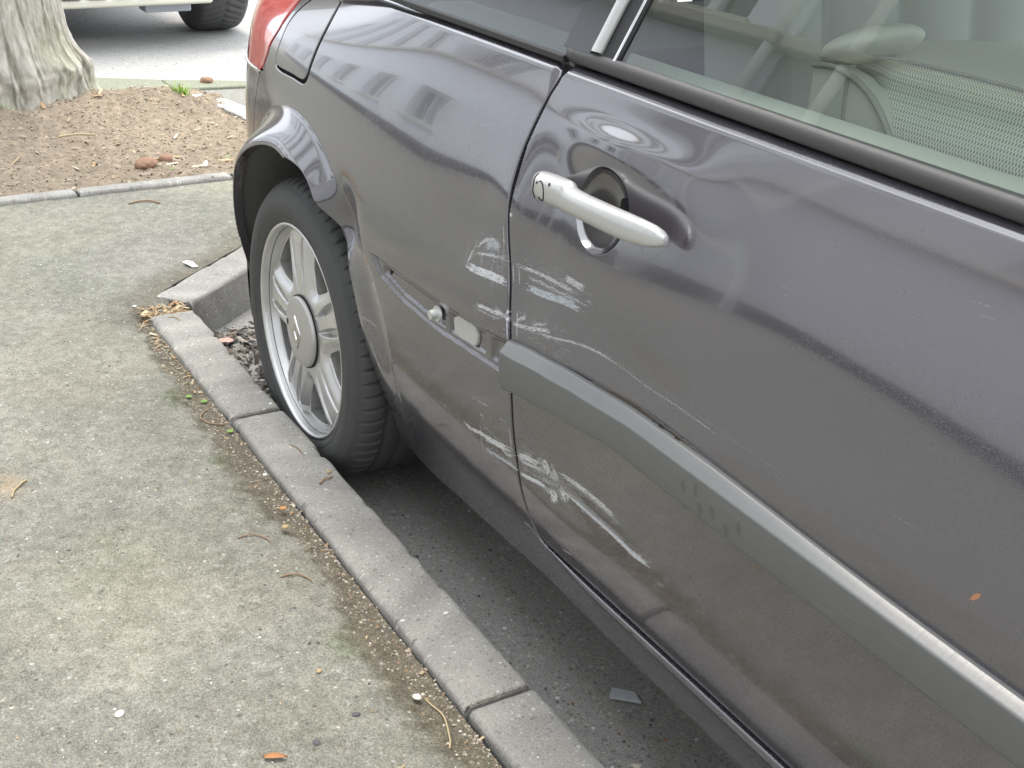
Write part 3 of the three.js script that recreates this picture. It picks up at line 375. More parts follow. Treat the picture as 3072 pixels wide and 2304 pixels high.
// fixed rear wing with sill, rear door, fuel flap, bumper end, lamp
const quarterSD = (x, y) => Math.max(shell(x, y), (y < .45 ? mix(.0012, GAP, ss(.36, .45, y)) : GAP) - doorSD(x, y), -archSD(x, y), .0035 - flapSD(x, y), .0015 - lampSD(x, y), y < .82 ? seamX(y) + .0016 - x : -.1, x - DOORX);
const quarter = part('rear_quarter_panel', panel({ sd: quarterSD, zf: quarterZ, box: [-.47, 1.87, .19, 1.06], step: .0026, rf: (x, y) => y > .30 && y < .40 ? mix(.0025, .0046, ss(.94, 1.08, x)) : rimR(x, y), uvf: paintUV }), M.paint, car, 'grey quarter panel and sill with white scrape marks');
const door = part('rear_door', panel({ sd: (x, y) => Math.max(doorSD(x, y) + GAP, y - BELT, .0535 - Math.hypot((x - 1.066), (y - .902))), zf: carZ, box: [.87, 1.87, .33, 1.06], step: .003, rf: rimR, uvf: paintUV }), M.paint, car, 'grey rear door with long white scrapes and dents');
part('fuel_flap', panel({ sd: (x, y) => Math.max(flapSD(x, y) + .0005, flapSD(x + .0045, y - .003)), zf: (x, y) => quarterZ(x, y) + .001, box: [-.21, .08, .83, 1.04], step: .003, r: .003 }), M.paintPlain, quarter);
part('flap_seal', panel({ sd: (x, y) => flapSD(x, y) - .008, zf: (x, y) => quarterZ(x, y) - .010, box: [-.22, .09, .82, 1.045], step: .006, depth: .004 }), M.groove, quarter);
part('rear_bumper', panel({ sd: (x, y) => Math.max(x - seamX(y) + .0016, y - .8025, .23 - y, -archSD(x, y), -.75 - x), zf: carZ, box: [-.76, -.27, .22, .82], step: .004 }), M.paintPlain, car);
const lamp = part('tail_lamp', panel({ sd: (x, y) => Math.max(lampSD(x, y) + .001, -.74 - x), zf: (x, y) => carZ(x, y) + .001, box: [-.75, -.12, .80, 1.07], step: .004, r: .003 }), M.redLens, car, 'red tail lamp with pale edge strip');
part('lamp_edge', tube([[-.66, .8045], [-.52, .803], [-.44, .8035], [-.37, .8055], [-.317, .810], [-.305, .815]].map(([x, y]) => [x, y, carZ(x, y) + .001]), .0032, 40), M.chrome, lamp);
part('lamp_lens', panel({ sd: (x, y) => Math.max(Math.abs(x - lerpTab([[.80, -.318], [.87, -.275], [.92, -.233], [1.0, -.185]], y)) - .012, .824 - y, y - 1.03), zf: (x, y) => carZ(x, y) + .0025, box: [-.35, -.16, .80, 1.04], step: .003, r: .002, depth: .003 }), M.clearLens, lamp);
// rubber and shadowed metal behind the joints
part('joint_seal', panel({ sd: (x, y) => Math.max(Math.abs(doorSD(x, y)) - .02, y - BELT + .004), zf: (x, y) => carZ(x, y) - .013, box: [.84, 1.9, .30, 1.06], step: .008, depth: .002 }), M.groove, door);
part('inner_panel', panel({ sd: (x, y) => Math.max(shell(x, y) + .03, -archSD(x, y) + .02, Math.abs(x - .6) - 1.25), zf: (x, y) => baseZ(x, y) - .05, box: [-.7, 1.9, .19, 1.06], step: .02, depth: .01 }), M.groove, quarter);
// handle cup: a bowl pressed into the door
const cupR = .0540, cup = part('handle_cup', grid(72, 26, (u, v) => { const r = v * cupR, a = -u * Math.PI * 2, x = 1.066 + r * Math.cos(a), y = .902 + r * Math.sin(a), t = r / cupR; return [x, y, carZ(x, y) - .0015 - .022 * Math.pow(Math.max(0, 1 - t * t), .6) + .002 * ss(.93, 1, t), ...paintUV(x, y)]; }, true), M.paintPlain, door);
{ const g = rbox(.036, .020, .012, .004); const m = part('latch_pocket', g, M.groove, door); m.position.set(1.103, .912, -.030); m.rotation.z = -.1; }
// the pull handle: rings swept along its length
{ const st = [[0.9445,0.9065,0.004,0.001,0.001],[0.946,0.907,0.01,0.0105,0.008],[0.95,0.908,0.014,0.0155,0.011],[0.958,0.91,0.018,0.0185,0.0135],[0.972,0.9125,0.0225,0.0196,0.015],[1.0,0.9165,0.027,0.0199,0.0158],[1.038,0.9205,0.0315,0.0199,0.0155],[1.049,0.921,0.0325,0.0194,0.015],[1.056,0.919,0.0335,0.0172,0.0142],[1.065,0.919,0.034,0.0164,0.014],[1.09,0.9195,0.0355,0.0163,0.0138],[1.12,0.9205,0.0362,0.0164,0.0136],[1.15,0.9205,0.035,0.0166,0.0136],[1.175,0.9195,0.031,0.0166,0.0136],[1.195,0.918,0.025,0.0158,0.013],[1.21,0.9165,0.018,0.0138,0.0118],[1.2195,0.915,0.012,0.0102,0.009],[1.225,0.914,0.008,0.0055,0.0045],[1.2265,0.9138,0.006,0.0006,0.0006]];
  const key = [1, 2, 3, 4].map(k => st.map(s => [s[0], s[k]])), n = 110, m = 40;
  const g = grid(m, n, (u, v) => { const t = 1 - v, i = Math.min(st.length - 2, Math.floor(t * (st.length - 1))), f = t * (st.length - 1) - i, L = k => mix(st[i][k], st[i + 1][k], f * f * (3 - 2 * f) * .4 + f * .6), x = L(0), a = u * Math.PI * 2, c = Math.cos(a), s = Math.sin(a), e = .82; const yy = Math.sign(s) * Math.pow(Math.abs(s), e) * L(3), zz = Math.sign(c) * Math.pow(Math.abs(c), e) * L(4); return [x, L(1) + yy, baseZ(x, .92) + .008 + L(2) + zz]; }, true);
  const handle = part('door_handle', g, M.silver, door, 'silver door handle with a dark lock cover line');
  const onH = (x, y) => { let i = 0; while (i < st.length - 2 && x > st[i + 1][0]) i++; const f = (x - st[i][0]) / (st[i + 1][0] - st[i][0]), L = k => mix(st[i][k], st[i + 1][k], f), q = clamp(Math.abs(y - L(1)) / L(3), 0, .98), c = Math.pow(1 - Math.pow(q, 2 / .82), .82 / 2); return baseZ(x, .92) + .008 + L(2) + L(4) * c; };
  const groove = [], arc = []; for (let k = 0; k <= 14; k++) { const y = mix(.898, .931, k / 14), x = .972 + .001 * Math.sin(k); groove.push([x, y, onH(x, y) + .0001]); } for (let k = 0; k <= 20; k++) { const a = mix(-2.2, 2.0, k / 20), x = .996 + .0120 * Math.cos(a), y = .9145 + .0125 * Math.sin(a); arc.push([x, y, onH(x, y) + .0001]); }
  part('lock_line', [tube(groove, .0010, 30, 5), tube(arc, .0010, 40, 5)], M.groove, door); part('lock_slot', tube([[.982, .921, onH(.982, .921) + .0003], [.9855, .9235, onH(.9855, .9235) + .0003]], .0012, 6, 5), M.groove, door); part('paint_chip', tube([[1.020, .9315, onH(1.020, .9315) + .0002], [1.0215, .928, onH(1.0215, .928) + .0002]], .0016, 6, 5), M.groove, door);
}
// rubbing strip along the door, bowed off the metal, with the adhesive and foam showing behind it
{ const top = x => lerpTab([[.905, .6555], [.931, .657], [1.023, .667], [1.114, .675], [1.239, .683], [1.347, .682], [1.829, .675]], x), bot = x => lerpTab([[.905, .592], [.913, .593], [.97, .603], [1.091, .618], [1.197, .630], [1.31, .626], [1.834, .620]], x);
  const n = 120, x0 = .9045, x1 = DOORX - .002, prof = t => { const r = []; return r; };
  const P = x => { const a = top(x), b = bot(x), z = baseZ(x, .65) + .0155 * ss(.90, .912, x) + .001; const back = Math.max(a + .003, lerpTab([[.905, .662], [.975, .671], [1.091, .682], [1.218, .689], [1.37, .689], [1.82, .682]], x)) + .0060 * ss(1.7, 1.25, x); return [[back - .001, z - .020], [back, z - .014], [back - .0008, z - .0118], [mix(back, a, .08), z - .0108], [mix(back, a, .5), z - .0054], [mix(back, a, .92), z - .0006], [a - .0004, z + .0010], [a - .0016, z + .0020], [a - .0030, z + .0024], [mix(a, b, .35), z + .0024], [mix(a, b, .7), z - .0006], [b + .005, z - .0028], [b + .0015, z - .0045], [b, z - .008], [b + .001, z - .020]]; };
  const m = P(1).length, pos = [], idx = [], uv = []; for (let i = 0; i <= n; i++) { const x = mix(x0, x1, i / n); P(x).forEach((p, k) => { const e = ss(.008, 0, x - x0); pos.push(x, mix(p[0], mix(top(x), bot(x), .5), e * .03), p[1] - .004 * e * e); uv.push((x - .9) / .97, clamp((p[0] - bot(x)) / (top(x) - bot(x)), 0, 1) * .8 + .1); }); }
  for (let i = 0; i < n; i++) for (let k = 0; k < m - 1; k++) { const a = i * m + k; idx.push(a, a + 1, a + m + 1, a, a + m + 1, a + m); } for (let k = 1; k < m - 1; k++) idx.push(0, k + 1, k);
  const st = part('rubbing_strip', geoFrom(pos, idx, uv), M.moulding, door, 'grey rubbing strip bowed away from the door');
  // adhesive band on the metal, ragged lower edge of black foam
  part('adhesive_band', panel({ sd: (x, y) => Math.max(Math.abs(y - (lerpTab([[.93, .668], [1.05, .684], [1.2, .701], [1.33, .700], [1.44, .692]], x) - .010)) - .0055 * Math.sqrt(clamp(Math.sin((x - .93) / .51 * Math.PI), 0, 1)) - .002 + .002 * vn(x * 160, 3, 2), .93 - x, x - 1.44), zf: (x, y) => carZ(x, y) + .0012, box: [.92, 1.45, .64, .715], step: .003, r: .0008, depth: .001 }), M.adhesive, door);
  const R = rng(8), bits = []; for (let i = 0; i < 20; i++) { const x = 1.0 + R() * .38, y = lerpTab([[.93, .668], [1.05, .683], [1.2, .699], [1.33, .698], [1.44, .692]], x) - .010 + R() * .004, g = rbox(.008 + R() * R() * .05, .003 + R() * .004, .004, .0015, 1); g.rotateZ(R() * .5 - .2); g.translate(x, y, carZ(x, y) + .003); bits.push(g); }
  const fb = part('foam_scraps', bits, M.groove, door);
}
// recess on the wing where the strip was torn off: bolt, pad of foam tape, two holes
{ const bolt = part('fixing_bolt', [(() => { const g = new THREE.CylinderGeometry(.0125, .0135, .004, 20); g.rotateX(Math.PI / 2); g.translate(.672, .6195, .0195); return g; })(), (() => { const g = new THREE.CylinderGeometry(.0085, .0095, .013, 6); g.rotateX(Math.PI / 2); g.translate(.672, .6195, .0265); return g; })()], M.zinc, quarter, 'bare metal fixing bolt in the recess');
  const F = [[.727, .633], [.745, .643], [.779, .6465], [.799, .6425], [.8055, .631], [.803, .619], [.797, .612], [.76, .6085], [.731, .6085]];
  part('adhesive_pad', panel({ sd: polySD(F), zf: (x, y) => quarterZ(.765, .625) + .0045 + .0006 * vn(x * 200, y * 200, 3), box: [.715, .815, .60, .655], step: .002, r: .0015, depth: .005 }), M.foam, quarter, 'pale pad of foam tape left on the metal');
  for (const [x, y] of [[.487, .628], [.877, .635]]) { const g = new THREE.CylinderGeometry(.0042, .0042, .002, 16); g.rotateX(Math.PI / 2); const m = part('clip_hole', g, M.groove, quarter); m.position.set(x, y, quarterZ(x, y)); m.scale.y = 1.35; }
}
// waist strip under the door glass
const waist = part('waist_strip', sweepX([[-.004, -.030], [-.004, -.010], [-.0015, -.004], [.001, -.0005], [.006, .0032], [.012, .0040], [.017, .0030], [.0205, -.001], [.0205, -.006], [.018, -.014]], .8815, DOORX, 60, x => ({ y: 1.0535 - .006 * ss(1.0, 1.8, x) * .5, z: -.0665 })), M.trim, door);
const glassZ = y => -.071 - .34 * (y - 1.07);
const plate = (pts, t, zf = glassZ, off = 0) => { const s = bevel(poly(pts), t, .0012, 1); const p = s.attributes.position; for (let i = 0; i < p.count; i++) p.setZ(i, p.getZ(i) - t + zf(p.getY(i)) + off); s.computeVertexNormals(); return s; };
const thinPane = (pts, off = 0) => { const g = new THREE.ShapeGeometry(poly(pts)), p = g.attributes.position; for (let i = 0; i < p.count; i++) p.setZ(i, glassZ(p.getY(i)) + off); g.computeVertexNormals(); return g; };
const TOP = 1.50, lean = .28; // the door frame leans forward as it rises
const fx = (x, y) => x + lean * (y - 1.07);
const strip4 = (xa, xb, ya, yb) => [[fx(xa, ya), ya], [fx(xb, ya), ya], [fx(xb, yb), yb], [fx(xa, yb), yb]];
part('door_frame', plate(strip4(.872, .9345, 1.072, TOP), .012, glassZ, .006), M.glossBlack, door);
part('frame_trim', sweepTrim(.9345, .957), M.silver, door); part('glass_run', plate(strip4(.957, .994, 1.070, TOP), .012, glassZ, .002), M.blackPlastic, door); part('run_edge', plate(strip4(.9865, .9895, 1.072, TOP), .004, glassZ, .0045), M.chrome, door);
function sweepTrim(xa, xb) { return grid(12, 30, (u, v) => { const y = mix(1.078, TOP, v), a = Math.PI * u, x = mix(xb, xa, 0.5 + 0.5 * Math.cos(a)) ; return [fx(xa + xb - x, y), y, glassZ(y) + .004 + .007 * Math.pow(Math.sin(a), .6)]; }); }
part('door_glass', thinPane([[fx(.992, 1.06), 1.06], [DOORX, 1.06], [DOORX + .12, TOP], [fx(.992, TOP), TOP]]), M.glass, door);
part('quarter_glass', thinPane([[-.12, 1.056], [.8735, 1.056], [fx(.8735, TOP), TOP], [.30, TOP]]), M.glassDark, car);
part('waist_seal', plate([[.875, 1.030], [DOORX, 1.026], [DOORX, 1.066], [.875, 1.066]], .012, () => -.083), M.blackPlastic, door);
part('glass_seal', plate([[-.14, 1.0515], [.876, 1.0515], [.876, 1.0585], [-.14, 1.0585]], .010, () => -.062), M.blackPlastic, car);
// wheels
function makeWheel(parent, x, y, z, flip) {
  const w = new THREE.Group(); w.name = 'wheel'; w.position.set(x, y, z); if (flip) w.rotation.y = Math.PI; parent.add(w);
  const TR = .325, prof = [[.2225, -.015], [.229, -.004], [.238, .004], [.247, .0085], [.251, .0070], [.255, .0095], [.268, .0115], [.278, .0110], [.281, .0092], [.290, .0075], [.299, .0030], [.303, -.0005], [.3055, -.0045], [.310, -.0075], [.3155, -.0130], [.3195, -.0205], [.3220, -.0290], [.3232, -.038], [.3236, -.0520], [.3175, -.0535], [.3175, -.0595], [.3242, -.061], [.3247, -.088], [.3185, -.0895], [.3185, -.0965], [.3248, -.098], [.3248, -.128], [.3185, -.1295], [.3185, -.1365], [.3248, -.138], [.3244, -.182], [.3205, -.206], [.3120, -.224], [.290, -.236], [.255, -.240], [.2225, -.205]];
  const NL = 68, seg = NL * 12; // shoulder blocks are cut by lateral grooves
  const g = grid(seg, prof.length - 1, (u, v) => { const k = Math.round(v * (prof.length - 1)); let [r, zz] = prof[k]; const a = u * Math.PI * 2, ph = ((u * NL + zz * 7) % 1 + 1) % 1; if (k >= 13 && k <= 18) { const cut = ss(.0, .07, ph) * ss(.24, .16, ph); r -= .0065 * cut * ss(-.006, -.022, zz); zz -= .001 * cut; } if (k >= 29 && k <= 33) { const cut = ss(.0, .07, ph) * ss(.24, .16, ph); r -= .005 * cut; }
    if (k > 4 && k < 9) zz += .0006 * ss(.45, .55, vn(a * 9, r * 120, 6)); const px = r * Math.cos(a); let py = r * Math.sin(a); if (!flip || flip) py = Math.max(py, -y + .004); return [px, py, zz, u * 12, r * 3 + zz * 3]; }, true);
  part('tyre', g, M.rubber, w);
  // rim barrel and lip
  part('rim', lathe([[.2265, -.02], [.2325, -.006], [.2335, -.001], [.2325, .0022], [.2300, .0035], [.2275, .0024], [.2255, -.0005], [.2246, -.005], [.2238, -.011], [.2225, -.019], [.2190, -.030], [.2080, -.060], [.2060, -.10], [.2060, -.19], [.2240, -.205]], 160), M.alloy, w);
  // five spokes, each of three ribs parted by two almond grooves
  const phi0 = 100 * Math.PI / 180, fold = (px, py) => { const r = Math.hypot(px, py), a = Math.atan2(py, px) - phi0, s = Math.PI * 2 / 5, d = a - Math.round(a / s) * s; return [r, r * Math.sin(d), d]; };
  const half = r => lerpTab([[.07, .060], [.11, .062], [.15, .060], [.20, .067]], r);
  const face = (px, py) => { const [r, u] = fold(px, py); let h = lerpTab([[0, -.004], [.074, -.004], [.079, -.010], [.10, -.010], [.15, -.010], [.19, -.012], [.212, -.016], [.224, -.022]], r); const t = (r - .084) / .128; if (t > 0 && t < 1) { const gw = .0098 * Math.pow(Math.sin(Math.PI * Math.pow(t, .85)), .6) * (.55 + .7 * t), uc = .0155 + .014 * t; for (const s of [-1, 1]) { const d = Math.abs(u - s * uc) / gw; if (d < 1.25) h -= .016 * ss(1.15, .62, d) * ss(0, .12, t) * ss(1, .85, t); } } h -= .012 * ss(half(r) - .026, half(r) + .002, Math.abs(u)) * ss(.085, .115, r); return h; };
  const win = (px, py) => { const [r, u] = fold(px, py); return Math.min(Math.abs(u) - half(r), r - .112, .207 - r); };
  part('spoke_face', panel({ sd: (px, py) => Math.max(win(px, py), Math.hypot(px, py) - .2240), zf: face, box: [-.228, .228, -.228, .228], step: .0016, r: .0022, depth: .030 }), M.alloy, w);
  part('hub_cap', [lathe([[.0001, .0062], [.03, .0060], [.06, .0045], [.0725, .0022], [.0755, .0002], [.0765, -.003], [.0768, -.010]], 96)], M.alloyCap, w);
  part('cap_gap', [lathe([[.0768, -.0062], [.0795, -.0062], [.0795, -.009]], 96)], M.groove, w);
  { const o = poly([[0, .034], [.0235, 0], [0, -.034], [-.0235, 0]]), hole = new THREE.Path(); [[0, .0195], [-.0125, 0], [0, -.0195], [.0125, 0]].forEach((p, i) => i ? hole.lineTo(...p) : hole.moveTo(...p)); hole.closePath(); o.holes.push(hole); const e = bevel(o, .0006, .0022, 2); e.rotateZ(.13); e.translate(-.006, -.002, .0055); part('emblem', e, M.chrome, w);
    const s = new THREE.CylinderGeometry(.0055, .0055, .002, 16); s.rotateX(Math.PI / 2); s.scale(.7, 1.3, 1); s.translate(-.0585, .004, .0045); part('cap_notch', s, M.groove, w); }
  part('brake_disc', lathe([[.07, -.075], [.128, -.075], [.130, -.080], [.130, -.095], [.07, -.095]], 64), M.disc, w);
  { const c = rbox(.07, .11, .06, .012); c.translate(-.12, .01, -.09); part('brake_caliper', c, M.under, w); }
  part('wheel_back', lathe([[.0001, -.13], [.206, -.13]], 48), M.under, w);
  return w;
}
M.alloyCap = phy({ color: lin(0.50, 0.49, 0.47), metalness: 0.6, roughness: 0.42, clearcoat: 0.2 });
const WY = .325;
makeWheel(car, 0, WY, 0, false);
{ const w = car.children[car.children.length - 1]; for (const [x, z, f] of [[3.0, 0, 0], [0, 2 * ZC, 1], [3.0, 2 * ZC, 1]]) { const c = w.clone(); c.name = 'wheel'; c.position.set(x, WY, z); if (f) c.rotation.y = Math.PI; car.add(c); } }
// wheel housings
const liner = (cx) => grid(40, 10, (u, v) => { const a = mix(.10, Math.PI + .28, u), z = mix(.008, -.33, v), rr = .404 + .012 * v; let x = rr * Math.cos(a), y = WY + rr * Math.sin(a); const zz = v < .001 ? Math.min(z, carZ(cx + x * .98, clamp(y, .2, 1)) - .004) : z; return [cx + x, y, zz, a, z]; });
part('wheel_arch_liner', [liner(0), (() => { const s = new THREE.CircleGeometry(.42, 40); s.translate(0, WY, -.335); return s; })()], M.liner, car);
part('wheel_arch_liner', [liner(3.0), (() => { const s = new THREE.CircleGeometry(.42, 40); s.translate(3.0, WY, -.335); return s; })()], M.liner, car);
// inner fold of the arch lip
part('arch_flange', (() => { const E = archEdge.filter(p => p[1] > .2); return grid(E.length - 1, 3, (u, v) => { const i = Math.round(u * (E.length - 1)), [x, y] = E[i], n = Math.hypot(x, y - WY), k = v * .010; return [x - x / n * k * .3, y - (y - WY) / n * k * .3, carZ(x, y) - .004 - v * .016]; }); })(), M.paintPlain, car);
// the rest of the car: front door, wing, other side, roof, bonnet, ends, floor
const rest = (sd, box, step = .012) => panel({ sd, zf: carZ, box, step, rf: rimR });
const fArch = (x, y) => Math.max(.395 - Math.hypot(x - 3.0, y - WY), -.5);
const frontDoorG = rest((x, y) => Math.max(DOORX + .004 - x, x - 2.56, .347 - y, y - BELT), [1.86, 2.57, .33, 1.06]);
const frontWingG = rest((x, y) => Math.max(2.565 - x, x - 3.72, .235 - y, y - BELT + .28 * ss(2.7, 3.7, x), fArch(x, y)), [2.55, 3.73, .22, 1.06], .01);
const frontSillG = rest((x, y) => Math.max(DOORX + .001 - x, x - 2.62, .236 - y, y - .3425), [1.86, 2.62, .22, .36], .01);
const fd = part('front_door', frontDoorG, M.paintPlain, car); part('front_wing', frontWingG, M.paintPlain, car); part('front_sill', frontSillG, M.paintPlain, car);
const leftG = panel({ sd: (x, y) => Math.max(shell(x, y), -archSD(x, y), fArch(x, y), -.7 - x, x - 3.72, y - BELT + .28 * ss(2.7, 3.7, x)), zf: (x, y) => baseZ(x, y) + archFlare(x, y, 0) + archFlare(x, y, 3), box: [-.71, 3.73, .2, 1.06], step: .02 });
part('left_side_panel', mirrorZ(leftG, ZC), M.paintPlain, car);
const roofY = (x, t) => 1.515 + .085 * (1 - sq(clamp((x - .95) / 1.35, -1, 1))) - .05 * Math.pow(Math.abs(t), 5);
part('roof', [grid(40, 24, (u, v) => { const x = mix(-.45, 2.15, u), t = mix(1, -1, v); return [x, roofY(x, t), ZC + t * .655]; })], M.paintPlain, car);
part('headliner', [grid(40, 24, (u, v) => { const x = mix(-.45, 2.15, u), t = mix(-1, 1, v); return [x, roofY(x, t) - .03, ZC + t * .655]; })], M.headliner, car);
for (const s of [0, 1]) { const Z = z => s ? 2 * ZC - z : z;
  part('front_glass', (() => { const g = thinPane([[DOORX + .03, 1.06], [2.5, 1.06], [2.12, TOP], [DOORX + .15, TOP]]); const p = g.attributes.position; for (let i = 0; i < p.count; i++) p.setZ(i, Z(p.getZ(i))); g.computeVertexNormals(); return g; })(), M.glass, car);
  const bp = plate([[DOORX - .02, 1.06], [DOORX + .06, 1.06], [DOORX + .18, TOP], [DOORX + .10, TOP]], .014, glassZ, .004); if (s) bp.applyMatrix4(new THREE.Matrix4().makeTranslation(0, 0, 0)); if (s) { const p = bp.attributes.position; for (let i = 0; i < p.count; i++) p.setZ(i, Z(p.getZ(i))); bp.computeVertexNormals(); } part('centre_pillar', bp, M.glossBlack, car);
  part('windscreen_pillar', tube([[2.60, 1.04, Z(-.075)], [2.35, 1.30, Z(-.15)], [2.10, 1.52, Z(-.215)]], .03, 12, 8), M.paintPlain, car); part('rear_pillar', tube([[-.40, .98, Z(-.20)], [-.30, 1.3, Z(-.22)], [-.18, 1.53, Z(-.25)]], .06, 12, 8), M.paintPlain, car); part('roof_rail', tube([[-.2, 1.505, Z(-.222)], [.9, 1.515, Z(-.222)], [2.12, 1.505, Z(-.222)]], .022, 20, 8), M.paintPlain, car); }
{ const g = thinPane([[-.12, 1.056], [DOORX, 1.056], [DOORX + .12, TOP], [.05, TOP]]); const p = g.attributes.position; for (let i = 0; i < p.count; i++) p.setZ(i, 2 * ZC - p.getZ(i)); g.computeVertexNormals(); part('left_glass', g, M.glass, car); }
part('windscreen', grid(8, 8, (u, v) => { const t = mix(.70, -.70, u), s = mix(1, .92, v); return [mix(2.66, 2.12, v) + .06 * (1 - sq(t / .7)), mix(1.02, 1.53, v), ZC + t * s]; }), M.glass, car);
part('bonnet', grid(20, 20, (u, v) => { const x = mix(2.58, 3.78, u), t = mix(1, -1, v); return [x, 1.045 - .28 * ss(2.7, 3.8, x) + .03 * (1 - sq(t)), ZC + t * mix(.79, .70, u)]; }), M.paintPlain, car);
{ const g = rbox(.16, .52, 1.52, .06, 4); g.translate(3.72, .47, ZC); part('front_bumper', g, M.paintPlain, car); const t = grid(16, 20, (u, v) => { const y = mix(.25, 1.50, v), q = mix(-.60, .60, u); return [mix(-.715, -.42, ss(.9, 1.5, y)) - .03 * (1 - sq(q / .6)), y, ZC + q * mix(1, .98, ss(.9, 1.5, y))]; }); part('tailgate', t, M.paintPlain, car); }
{ const f = rbox(3.9, .05, 1.50, .01); f.translate(1.55, .26, ZC); const ff = rbox(2.6, .03, 1.36, .01); ff.translate(1.1, .40, ZC); part('floor_pan', [f, ff], M.under, car); const e = tube([[-.6, .24, ZC - .3], [.3, .23, ZC - .3], [2.6, .23, ZC - .2]], .03, 20, 8); part('exhaust', e, M.disc, car); }
// cabin
const seat = new THREE.Group(); seat.name = 'rear_seat'; car.add(seat);
{ // back cushion of the folded seat: plain side panel, woven cover, piping along the join
  const cush = grid(100, 60, (u, v) => { // u along x, v wraps from the lower outer side up over the top
    const x = mix(1.06, 1.95, u), t = v, bul = .03 * Math.sin(Math.PI * Math.min(1, t / .5)); const nose = ss(0, .13, u); let y, z;
    if (t < .5) { const s = t / .5; y = mix(.76, 1.083, s * (1.06 - .06 * s)); z = -.372 + bul * .5 - .035 * ss(.72, 1, s); } else { const s = (t - .5) / .5; y = 1.083 + .012 * Math.sin(s * Math.PI) - .03 * s; z = -.407 - .40 * s; }
    return [x - .0, y, z - (1 - nose) * .03, x, t < .5 ? y : 1.083 - z - .395]; });
  part('seat_cover', cush, M.seatMesh, seat, 'pale woven seat cover');
  const pipe = [[1.052, 1.062], [1.09, 1.066], [1.128, 1.059], [1.160, 1.045], [1.183, 1.027], [1.202, 1.006], [1.213, .988], [1.226, .955], [1.235, .91]], pz = y => -.345 + .02 * ss(1.07, .95, y) + .012;
  part('seat_side', plate([[1.045, .80], ...[...pipe].reverse().map(p => [p[0], p[1] - .002])].map(p => p), .03, () => 0, -.356), M.seatPlain, seat);
  part('piping', tube(pipe.map(p => [p[0], p[1], -.353]), .0045, 60, 8), M.seatPipe, seat);
  part('piping', tube([[1.118, 1.058, -.354], [1.120, 1.01, -.3535], [1.135, .95, -.3535], [1.150, .90, -.3535]], .0028, 30, 8), M.seatPipe, seat);
  part('seam', tube([[1.06, 1.0745, -.365], [1.12, 1.083, -.395], [1.5, 1.0845, -.405], [1.93, 1.0845, -.405]], .0022, 40, 6), M.seatPipe, seat);
  const lobe = new THREE.SphereGeometry(1, 40, 24); lobe.scale(.068, .022, .07); lobe.rotateZ(.42); lobe.translate(1.092, 1.092, -.415); part('side_bolster', lobe, M.seatPlain, seat);
  // the upright back with vertical channels
  const back = grid(90, 30, (u, v) => { const z = mix(-.40, -1.45, u), y = mix(.70, 1.42, v), ch = Math.abs(Math.sin((z + .40) * Math.PI / .165)); return [.86 - .18 * (y - .9) + .035 * Math.pow(ch, .45) - .08 * ss(-.47, -.40, z), y, z, z, y]; }); part('seat_back', back, M.seatRib, seat);
}
{ const a = rbox(2.0, .30, .11, .03, 3); a.translate(1.35, .905, -.150); part('door_lining', a, M.interior, car); const b = rbox(2.4, .40, .08, .03, 3); b.translate(1.1, .86, 2 * ZC + .13); part('door_lining', b, M.interior, car); const s = rbox(.5, .06, 1.1, .02); s.translate(.2, .93, ZC); part('parcel_shelf', s, M.interiorDark, car); const s2 = rbox(.9, .30, .12, .03, 3); s2.translate(.35, .90, -.17); part('boot_lining', s2, M.interiorDark, car);
  const fs = new THREE.Group(); fs.name = 'front_seat'; car.add(fs); const q = rbox(.16, .66, .50, .06, 4); q.rotateZ(.2); q.translate(2.02, .98, -.52); part('seat_back', q, M.seatPlain, fs); const hd = rbox(.09, .20, .28, .04, 4); hd.translate(1.94, 1.38, -.52); part('headrest', hd, M.seatPlain, fs); const fc = rbox(.5, .16, .50, .05, 4); fc.translate(2.28, .66, -.52); part('seat_cushion', fc, M.seatPlain, fs);
  const d2 = rbox(.3, .35, 1.3, .08, 4); d2.translate(2.62, .86, ZC); part('dashboard', d2, M.interiorDark, car); }
shadow(car);
